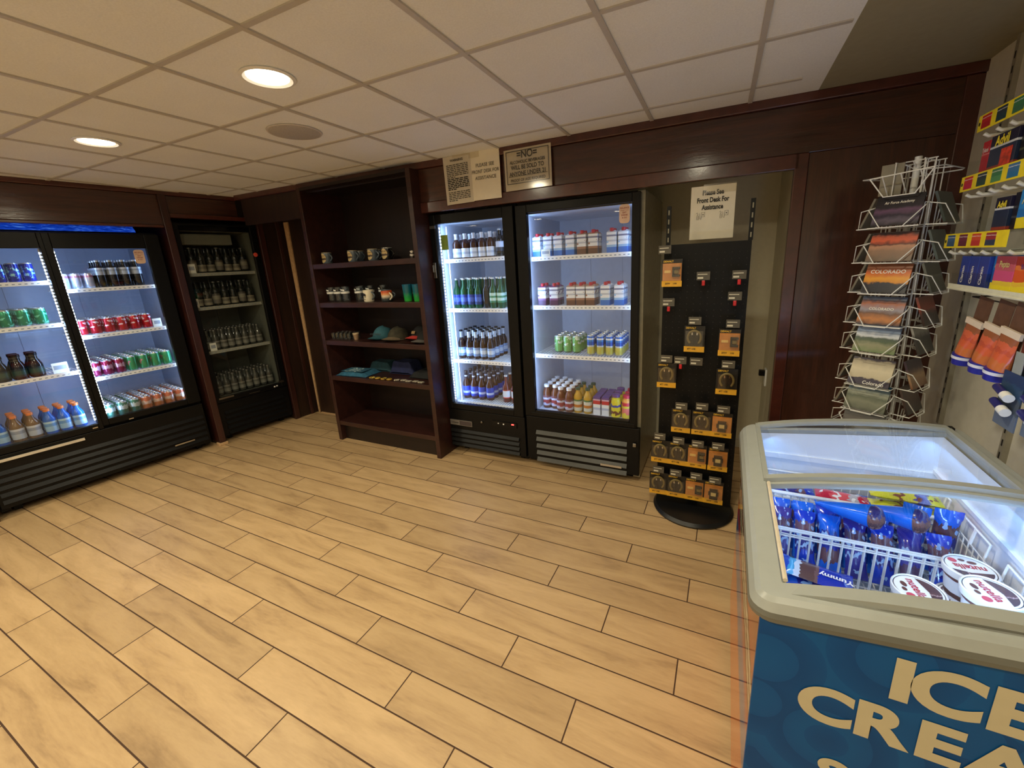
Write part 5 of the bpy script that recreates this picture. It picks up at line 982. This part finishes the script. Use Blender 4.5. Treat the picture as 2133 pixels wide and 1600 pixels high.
rb.build('bumper_rim', [GRIM, GDRK], fz)
# inner tub
X0, X1, Y0, Y1, ZB = FX0 + 0.05, FX1 - 0.05, FY0 + 0.045, FY1 - 0.045, 0.40
il = MB()
il.quad((X0, Y0, ZB), (X1, Y0, ZB), (X1, Y1, ZB), (X0, Y1, ZB)); il.quad((X0, Y0, ZB), (X0, Y1, ZB), (X0, Y1, ft(X0) + .03), (X0, Y0, ft(X0) + .03)); il.quad((X1, Y1, ZB), (X1, Y0, ZB), (X1, Y0, ft(X1) + .03), (X1, Y1, ft(X1) + .03))
il.quad((X0, Y1, ZB), (X1, Y1, ZB), (X1, Y1, ft(X1) + .03), (X0, Y1, ft(X0) + .03)); il.quad((X1, Y0, ZB), (X0, Y0, ZB), (X0, Y0, ft(X0) + .03), (X1, Y0, ft(X1) + .03))
il.box(X1 - 0.010, X1, Y0, Y1, 0.82, 0.832); il.box(X0, X1, Y1 - 0.006, Y1, 0.80, 0.82)
il.build('inner_tub', mat('freezer_white', S(228, 234, 242), 0.45, var=.04, scale=12, bump=.2), fz)
# lids: arched panes in grey frames
def lid_z(x, o=0.0): return ft(x) + 0.043 + o + 0.024 * max(0.0, 1 - ((x - 0.42) / 0.30) ** 2)
def lid(name, y0, y1, o, bars):
    t = bpy.data.objects.new(name, None); C.objects.link(t); t.parent = fz
    xa, xb = FX0 + 0.040, FX1 - 0.040
    g = MB(); g.grid(lambda u, v: (xa + (xb - xa) * u, y0 + (y1 - y0) * v, lid_z(xa + (xb - xa) * u, o)), 20, 1); g.grid(lambda u, v: (xb - (xb - xa) * u, y0 + (y1 - y0) * v, lid_z(xb - (xb - xa) * u, o - 0.004)), 20, 1); g.build('glass_pane', GLASS, t)
    for y, w_, m in bars:
        f = MB(); N = 20
        for k in range(N):
            a, b = xa + (xb - xa) * k / N, xa + (xb - xa) * (k + 1) / N
            f.add([(a, y - w_, lid_z(a, o - 0.010)), (b, y - w_, lid_z(b, o - 0.010)), (b, y + w_, lid_z(b, o - 0.010)), (a, y + w_, lid_z(a, o - 0.010)), (a, y - w_, lid_z(a, o + 0.006)), (b, y - w_, lid_z(b, o + 0.006)), (b, y + w_, lid_z(b, o + 0.006)), (a, y + w_, lid_z(a, o + 0.006))],
                  [(0, 3, 2, 1), (4, 5, 6, 7), (0, 1, 5, 4), (2, 3, 7, 6)])
        f.build('lid_bar', m, t)
    for x in (xa, xb): MB().box(x - 0.007, x + 0.007, y0, y1, lid_z(x, o - 0.010), lid_z(x, o + 0.005)).build('lid_bar', GRIM, t)
lid('rear_lid', 1.300, 1.758, 0.008, [(1.311, 0.012, GRIM), (1.748, 0.014, GRIM)])
lid('front_lid', 0.838, 1.305, -0.006, [(1.295, 0.008, GRIM), (0.852, 0.016, GRIM)])
# front apron below the arched front bar
ap = MB()
for k in range(20):
    a, b = 0.145 + 0.55 * k / 20, 0.145 + 0.55 * (k + 1) / 20
    ap.quad((a, 0.834, ft(a) + 0.040), (b, 0.834, ft(b) + 0.040), (b, 0.836, lid_z(b, -0.014)), (a, 0.836, lid_z(a, -0.014)))
ap.build('front_apron', GDRK, fz)
bx('lock_tab', BLACK, (0.698, 0.712, 1.738, 1.762, ft(0.7) + 0.045, ft(0.7) + 0.06), fz, bevel=0.002)
tw = MB(); tw.tube([(0.150, 0.87, ft(.15) + .052), (0.150, 1.29, ft(.15) + .052)], 0.005, 6); tw.build('lid_runner', mat('cream_runner', S(214, 200, 176), 0.3), fz)
# lettering on the wrap
def letters(s_, x0, zc, h, pitch, col_m, name):
    rows = [(c, h / 0.70, x0 + i * pitch, zc, 1.12 if c not in 'I' else 1.2, 0.042) for i, c in enumerate(s_)]
    return text(name, '', 0, col_m, fz, (0, FY0 - 0.0015, 0), rows=rows)
CRL = mat('wrap_cream', S(196, 184, 152), 0.5, var=.02)
letters('I', 0.337, 0.802, 0.088, 0.1, CRL, 'lettering'); letters('CE', 0.398, 0.802, 0.088, 0.088, CRL, 'lettering'); letters('CREAM', 0.232, 0.686, 0.082, 0.086, CRL, 'lettering'); letters('SOLD', 0.262, 0.516, 0.07, 0.09, CRL, 'lettering')
# light inside
for nm, x, rz_, e_ in (('tube_light', X0 + 0.03, -0.5, 0.5), ('tube_light', X1 - 0.02, 0.5, 0.5)):
    la = bpy.data.lights.new(nm, 'AREA'); la.shape = 'RECTANGLE'; la.size = 0.03; la.size_y = 0.85; la.energy = e_; la.color = (0.24, 0.50, 1.0)
    lo = bpy.data.objects.new(nm, la); C.objects.link(lo); lo.parent = fz; lo.location = (x, (Y0 + Y1) / 2, ft(x) + 0.012); lo.rotation_euler = (0, rz_, 0)
la = bpy.data.lights.new('tube_light', 'AREA'); la.shape = 'RECTANGLE'; la.size = 0.20; la.size_y = 0.025; la.energy = 2.2; la.color = (0.30, 0.55, 1.0)  # extra lamp added behind the front bar to brighten the right wall
lo = bpy.data.objects.new('tube_light', la); C.objects.link(lo); lo.parent = fz; lo.location = (0.48, Y0 + 0.075, ft(0.48) + 0.010)
lo.rotation_euler = (PI / 2 + 0.42, 0.0, -0.62)
# wire baskets, standing on the tub rim
BF = 0.585
def basket(y0, y1, label, dense_front):
    t = thing('wire_basket', label, 'basket', (0, 0, 0), group='freezer baskets'); xa, xb, zt = X0 + 0.018, X1 - 0.018, 0.752
    rim = MB(); rim.tube([(xa, y0, zt), (xb, y0, zt), (xb, y1, zt), (xa, y1, zt)], 0.0038, 6, closed=True); rim.tube([(xa, y0, zt - 0.02), (xb, y0, zt - 0.02), (xb, y1, zt - 0.02), (xa, y1, zt - 0.02)], 0.0026, 5, closed=True)
    rim.tube([(xa, y0, BF), (xb, y0, BF), (xb, y1, BF), (xa, y1, BF)], 0.003, 5, closed=True); rim.build('rim', WIREW, t)
    wr = MB(); nx = int((xb - xa) / 0.026)
    for i in range(nx + 1):
        x = xa + (xb - xa) * i / nx; wr.tube([(x, y0, zt), (x, y0, BF), (x, y1, BF), (x, y1, zt)], 0.0021, 5)
    for j in range(1, 8):
        y = y0 + (y1 - y0) * j / 8; wr.tube([(xa, y, zt), (xa, y, BF), (xb, y, BF), (xb, y, zt)], 0.0021, 5)
    wr.build('wires', WIREW, t)
    for x, sg_ in ((xa, -1), (xb, 1)):
        for y in (y0 + 0.03, y1 - 0.11):
            lx = x + sg_ * 0.006; MB().tube([(x, y, zt), (lx, y, 0.800), (lx, y + 0.07, 0.800), (x, y + 0.07, zt)], 0.0032, 6).build('hanger', WIREW, t)
basket(0.870, 1.315, 'large white wire basket nearest the camera, holding the hazelnut tubs', 1)
basket(1.325, 1.540, 'white wire basket of blue wrapped bars and cones, second from camera', 1)
basket(1.550, 1.714, 'white wire basket at the back, with the yellow packs', 1)
# ice cream packs
def pack_mesh(w_, l, h, m, extra=None):
    """pillow wrapper: puffed middle, crimped flat ends"""
    b = MB(); nu, nv = 20, 10
    def f(sg):
        def g(u, v):
            e = min(1, 6 * min(u, 1 - u)); p = math.sin(PI * v) ** .6; cr = 0.0015 * math.sin(v * 40) * (1 - e)
            return (l * (u - .5), w_ * (v - .5) * (1 - .10 * e * (1 if 0.1 < u < .9 else 0)) * sg, sg * (h * .5 * e * p) + cr)
        return g
    b.grid(f(1), nu, nv); b.grid(f(-1), nu, nv); return b
def wrap_mat(nm, base, second, white, brown): return bands(nm, [(0, base), (.07, base), (.16, base), (.30, second), (.36, white), (.42, second), (.62, brown), (.80, base), (.93, base)], 0.16, axis=0, warp=.42, nscale=3.5, coat=.3, spots=(white, 45, 0.66, .0, 1.0))
BLU = S(16, 96, 214); DBLU = S(20, 40, 150); LB = S(150, 190, 240); BRN = S(96, 66, 74)
WM = [wrap_mat('wrapper_%d' % i, *c) for i, c in enumerate(((BLU, DBLU, LB, BRN), (S(22, 60, 190), S(40, 40, 130), LB, S(110, 80, 96)), (S(30, 110, 225), BLU, WH, DBLU), (S(44, 44, 140), S(60, 60, 150), LB, S(80, 60, 90))))]
WYL = wrap_mat('wrapper_yellow', S(206, 206, 50), S(196, 190, 60), S(120, 70, 50), S(80, 70, 140))
WRD = wrap_mat('wrapper_red', S(196, 40, 70), S(214, 90, 100), WH, S(180, 180, 190))
PP = [pack_mesh(0.058, 0.15, 0.030, None).build('ice_cream_bar', m) for m in WM]
for p in PP: tag(p, 'x', 'ice cream')
PY = pack_mesh(0.060, 0.175, 0.032, None).build('ice_cream_bar', WYL); tag(PY, 'x', 'ice cream'); PR = pack_mesh(0.058, 0.15, 0.030, None).build('ice_cream_bar', WRD); tag(PR, 'x', 'ice cream')
def cone(mats, nm='ice_cream_cone'):
    t = MB(); t.grid(lambda u, v: ((0.004 + 0.030 * v ** .8 + (0.003 * math.sin(10 * PI * u) * v)) * math.cos(2 * PI * u), (0.004 + 0.030 * v ** .8) * math.sin(2 * PI * u), 0.150 * v), 20, 10)
    o = t.build(nm, mats[0]); tag(o, 'x', 'ice cream')
    MB().lathe([(0.0342, 0.143), (0.035, 0.152), (0.028, 0.166), (0.012, 0.174), (0.0005, 0.176)], 20, cap0=False, cap1=False).build('cone_top', mats[1], o)
    MB().grid(lambda u, v: ((0.0335 - 0.006 * v) * math.cos(.4 + 1.2 * u), (0.0335 - 0.006 * v) * math.sin(.4 + 1.2 * u), 0.128 - 0.04 * v), 6, 3).build('sticker', mat('barcode_white', S(206, 222, 236), 0.4, var=.12, scale=200), o); return o
CN = cone((mat('cone_blue', S(14, 104, 226), 0.15, coat=.4), bands('cone_top_print', [(0, S(40, 40, 100)), (.3, S(110, 76, 70)), (.6, S(84, 60, 66)), (.8, S(150, 110, 96))], 0.25, axis=0, warp=.6)))
random.seed(21); SPOT = ('leaning at the left end', 'left of centre', 'in the middle', 'right of centre', 'leaning at the right end')
def stand(xs, y, where, protos, sc_=1.0, back=0.6):
    """packs side by side in a basket, leaning back on each other"""
    for i, x in enumerate(xs):
        b_ = back + random.uniform(-.004, .004); hl = 0.075 * sc_
        M_ = Matrix.Rotation(-b_, 4, 'X') @ Matrix.Rotation(PI / 2, 4, 'Z') @ Matrix.Rotation((-PI / 2 if (i * 7 + int(y * 1000)) % 3 else PI / 2) + random.uniform(-.04, .04), 4, 'Y')
        inst(protos[i % len(protos)], f'blue ice cream bar, {col(i, len(xs))}, {where}', 'blue wrapped ice cream bars', (x, y + hl * math.sin(b_), BF + 0.008 + 0.018 + hl * math.cos(b_)), rot=M_.to_euler(), scale=(sc_, 1, 1))
def lay(pr, label, grp, x, y, lv, rz_=0.0, sc_=(1, 1, 1)): return inst(pr, label, grp, (x, y, BF + 0.0045 + 0.0345 * lv + 0.0155 * sc_[2]), rot=(0, 0, rz_), scale=sc_)
XA = [0.212 + 0.0655 * i for i in range(7)]
stand(XA, 1.348, 'nearest row of second basket', [PP[3], PP[1], PP[0], PP[3], PP[1]], 1.15)
stand(XA[:5], 1.390, 'middle row of second basket', [PP[0], PP[2], PP[1]], 1.2)
stand(XA[:5], 1.4345, 'back row of second basket', [PP[1], PP[0], PP[2]], 1.03)
for i, (x, y) in enumerate(((0.305, 1.455), (0.412, 1.478))):
    inst(CN, 'blue ice cream cone with brown top, %s of the two lying across the bars' % ('left' if i == 0 else 'right'), 'blue wrapped cones', (x, y, 0.784), rot=(0, 1.42, -0.50))
for i, (x, rz_) in enumerate(((0.562, 1.25), (0.634, 1.45))):
    inst(PP[2 - 2 * i], 'tall blue bar rising above the rest behind the tubs, %s of two' % ('left' if i == 0 else 'right'), 'tall blue bars', (x + 0.002, 1.486, BF + 0.012 + 0.110), rot=(0.0, -PI / 2, rz_), scale=(1.45, 1.1, 1.2))
YY = 1.598
for lv, (pr, l) in enumerate(((PP[1], 'blue bar at the bottom of the right stack, back basket'), (PP[3], 'blue bar second from the bottom of the right stack, back basket'), (PP[0], 'blue bar third from the bottom of the right stack, back basket'), (PP[2], 'blue bar right beneath the yellow bars, back basket'), (PY, 'yellow wrapped bar beneath the other yellow bar'))):
    lay(pr, l, 'stacked bars in the back basket', 0.570, YY, lv, 0.02 * lv)
lay(PY, 'yellow wrapped bar lying on top at the right, back basket', 'yellow wrapped bars', 0.570, YY + 0.004, 5, -0.06, (1.05, 1.1, 1.1))
for lv, (pr, l) in enumerate(((PP[0], 'blue bar at the bottom of the middle stack, back basket'), (PP[1], 'blue bar second from the bottom of the middle stack, back basket'), (PP[3], 'blue bar third from the bottom of the middle stack, back basket'), (PP[2], 'blue bar under the red bar in the middle stack, back basket'), (PR, 'red wrapped bar left of the yellow bars'))):
    lay(pr, l, 'stacked bars in the back basket', 0.405, YY, lv, -0.02 * lv)
PW = pack_mesh(0.062, 0.17, 0.030, None).build('ice_cream_bar', wrap_mat('wrapper_white', S(206, 214, 224), S(180, 190, 205), WH, S(150, 150, 160))); tag(PW, 'x', 'ice cream')
for lv in range(3): lay(PP[3 - lv], f'blue bar beneath the white wrapped bar, {NTH[lv]} from below, back basket', 'stacked bars in the back basket', 0.254, YY, lv)
lay(PW, 'white wrapped bar at the left of the back basket', None, 0.256, YY, 3, 0.03, (0.9, 1, 1))
for i, (x, l) in enumerate(((0.264, 'left end'), (0.430, 'right end'))):
    for lv in range(4): lay(PP[(2 - i + lv) % 4], 'blue bar at rear of the back basket, %s, %s from below' % (l, NTH[lv]), 'back basket bars', x, 1.667, lv, 0.02)
db = pack_mesh(0.085, 0.165, 0.030, None).build('ice_cream_sandwich', bands('sandwich_wrap', [(0, S(16, 70, 190)), (.12, S(60, 150, 200)), (.2, S(190, 206, 226)), (.28, S(90, 66, 66)), (.5, S(110, 84, 84)), (.55, S(20, 50, 170)), (1, S(24, 80, 206))], 0.16, axis=0, warp=.12, coat=.3)); tag(db, 'blue wrapper with brown picture lying at the left of the front basket', 'ice cream'); USED.add(db.name)
db.location = (0.272, 1.195, BF + 0.0045 + 0.0345 * 3 + 0.0155); db.rotation_euler = (0.0, 0.0, -0.22)
text('lettering', '', 0, WT, db, (0.046, -0.012, 0.0165), rot=(0, 0, PI), rows=[('Yummy', 0.024, 0, 0, 1.0, 0.03)])
for lv in range(3): lay(PP[(1, 3, 0)[lv]], f'blue bar under the brown pictured wrapper, {NTH[lv]} from the bottom', 'bars under the pictured wrapper', 0.270, 1.200, lv, -0.1, (1, 1.2, 1))
# tubs
def P_tub():
    t = MB().lathe([(0.037, 0), (0.047, 0.078)], 32, cap1=False).build('ice_cream_tub', bands('tub_print', [(0, S(226, 230, 238)), (.12, S(90, 60, 56)), (.30, S(232, 236, 242)), (.78, S(110, 70, 66)), (.92, S(232, 236, 242))], 0.4, warp=.08)); tag(t, 'x', 'ice cream tub')
    l = MB().lathe([(0.0505, 0.072), (0.0525, 0.084), (0.0525, 0.090), (0.050, 0.0925), (0.048, 0.089), (0.0005, 0.089)], 48, cap0=False, cap1=False)
    lo = l.build('lid', WHITEP, t)
    MB().lathe([(0.0462, 0.0893), (0.0478, 0.0893)], 40, cap0=False, cap1=False).build('lid_ring', mat('dark_ring', S(50, 36, 44), 0.4), lo)
    br = MB(); N = 24; vs = [(0.006, 0.018, 0.0895)]
    vs += [(0.042 * math.cos(a), 0.042 * math.sin(a), 0.0895) for a in [0.25 + (PI - 0.5) * k / N for k in range(N + 1)]]
    br.add(vs, [(0, k + 1, k + 2) for k in range(N)]); br.build('swirl', bands('swirl_print', [(0, S(84, 50, 48)), (.5, S(96, 60, 56)), (.6, S(170, 140, 136)), (.66, S(74, 44, 44))], 0.4, axis=0, warp=.5, nscale=2.5), lo)
    text('lettering', '', 0, mat('letter_red', S(176, 30, 50), 0.5), lo, (-0.002, -0.004, 0.0899), rot=(0, 0, 0), rows=[('nutella', 0.026, 0, 0, 0.95, 0.02)])
    d = MB()
    for x, y, a, b in ((-0.014, -0.024, .010, .006), (0.004, -0.030, .007, .005)):
        d.add([(x, y, 0.0896)] + [(x + a * math.cos(q), y + b * math.sin(q), 0.0896) for q in [2 * PI * k / 12 for k in range(12)]], [(0, k + 1, (k + 1) % 12 + 1) for k in range(12)])
    d.build('nut_print', mat('nut_brown', S(100, 60, 50), 0.5), lo)
    rd = MB().add([(0.024, -0.026, 0.0897)] + [(0.024 + .009 * math.cos(q), -0.026 + .009 * math.sin(q), 0.0897) for q in [2 * PI * k / 14 for k in range(14)]], [(0, k + 1, (k + 1) % 14 + 1) for k in range(14)]); rd.build('red_badge', mat('badge_rose', S(196, 70, 86), 0.5), lo)
    return t
TB = P_tub(); G = 'hazelnut ice cream tubs'
for x, y, z, rz_, l in ((0.602, 1.262, 0.690, PI + 0.1, 'white hazelnut tub with brown lid swirl, furthest back of the three'), (0.585, 1.135, 0.722, -PI / 2 + 0.25, 'white hazelnut tub raised highest, rightmost and nearest'), (0.470, 1.150, 0.675, -PI / 2 + 0.15, 'white hazelnut tub on the left of the three tubs')):
    inst(TB, l, G, (x, y, z), rz_)
inst(TB, 'white hazelnut tub underneath the highest tub', G, (0.572, 1.13, 0.632), 0.4)
inst(TB, 'white hazelnut tub underneath the furthest back tub', G, (0.602, 1.262, 0.60), 0.9)
inst(TB, 'white hazelnut tub underneath the left tub', G, (0.470, 1.150, 0.588), 2.0)
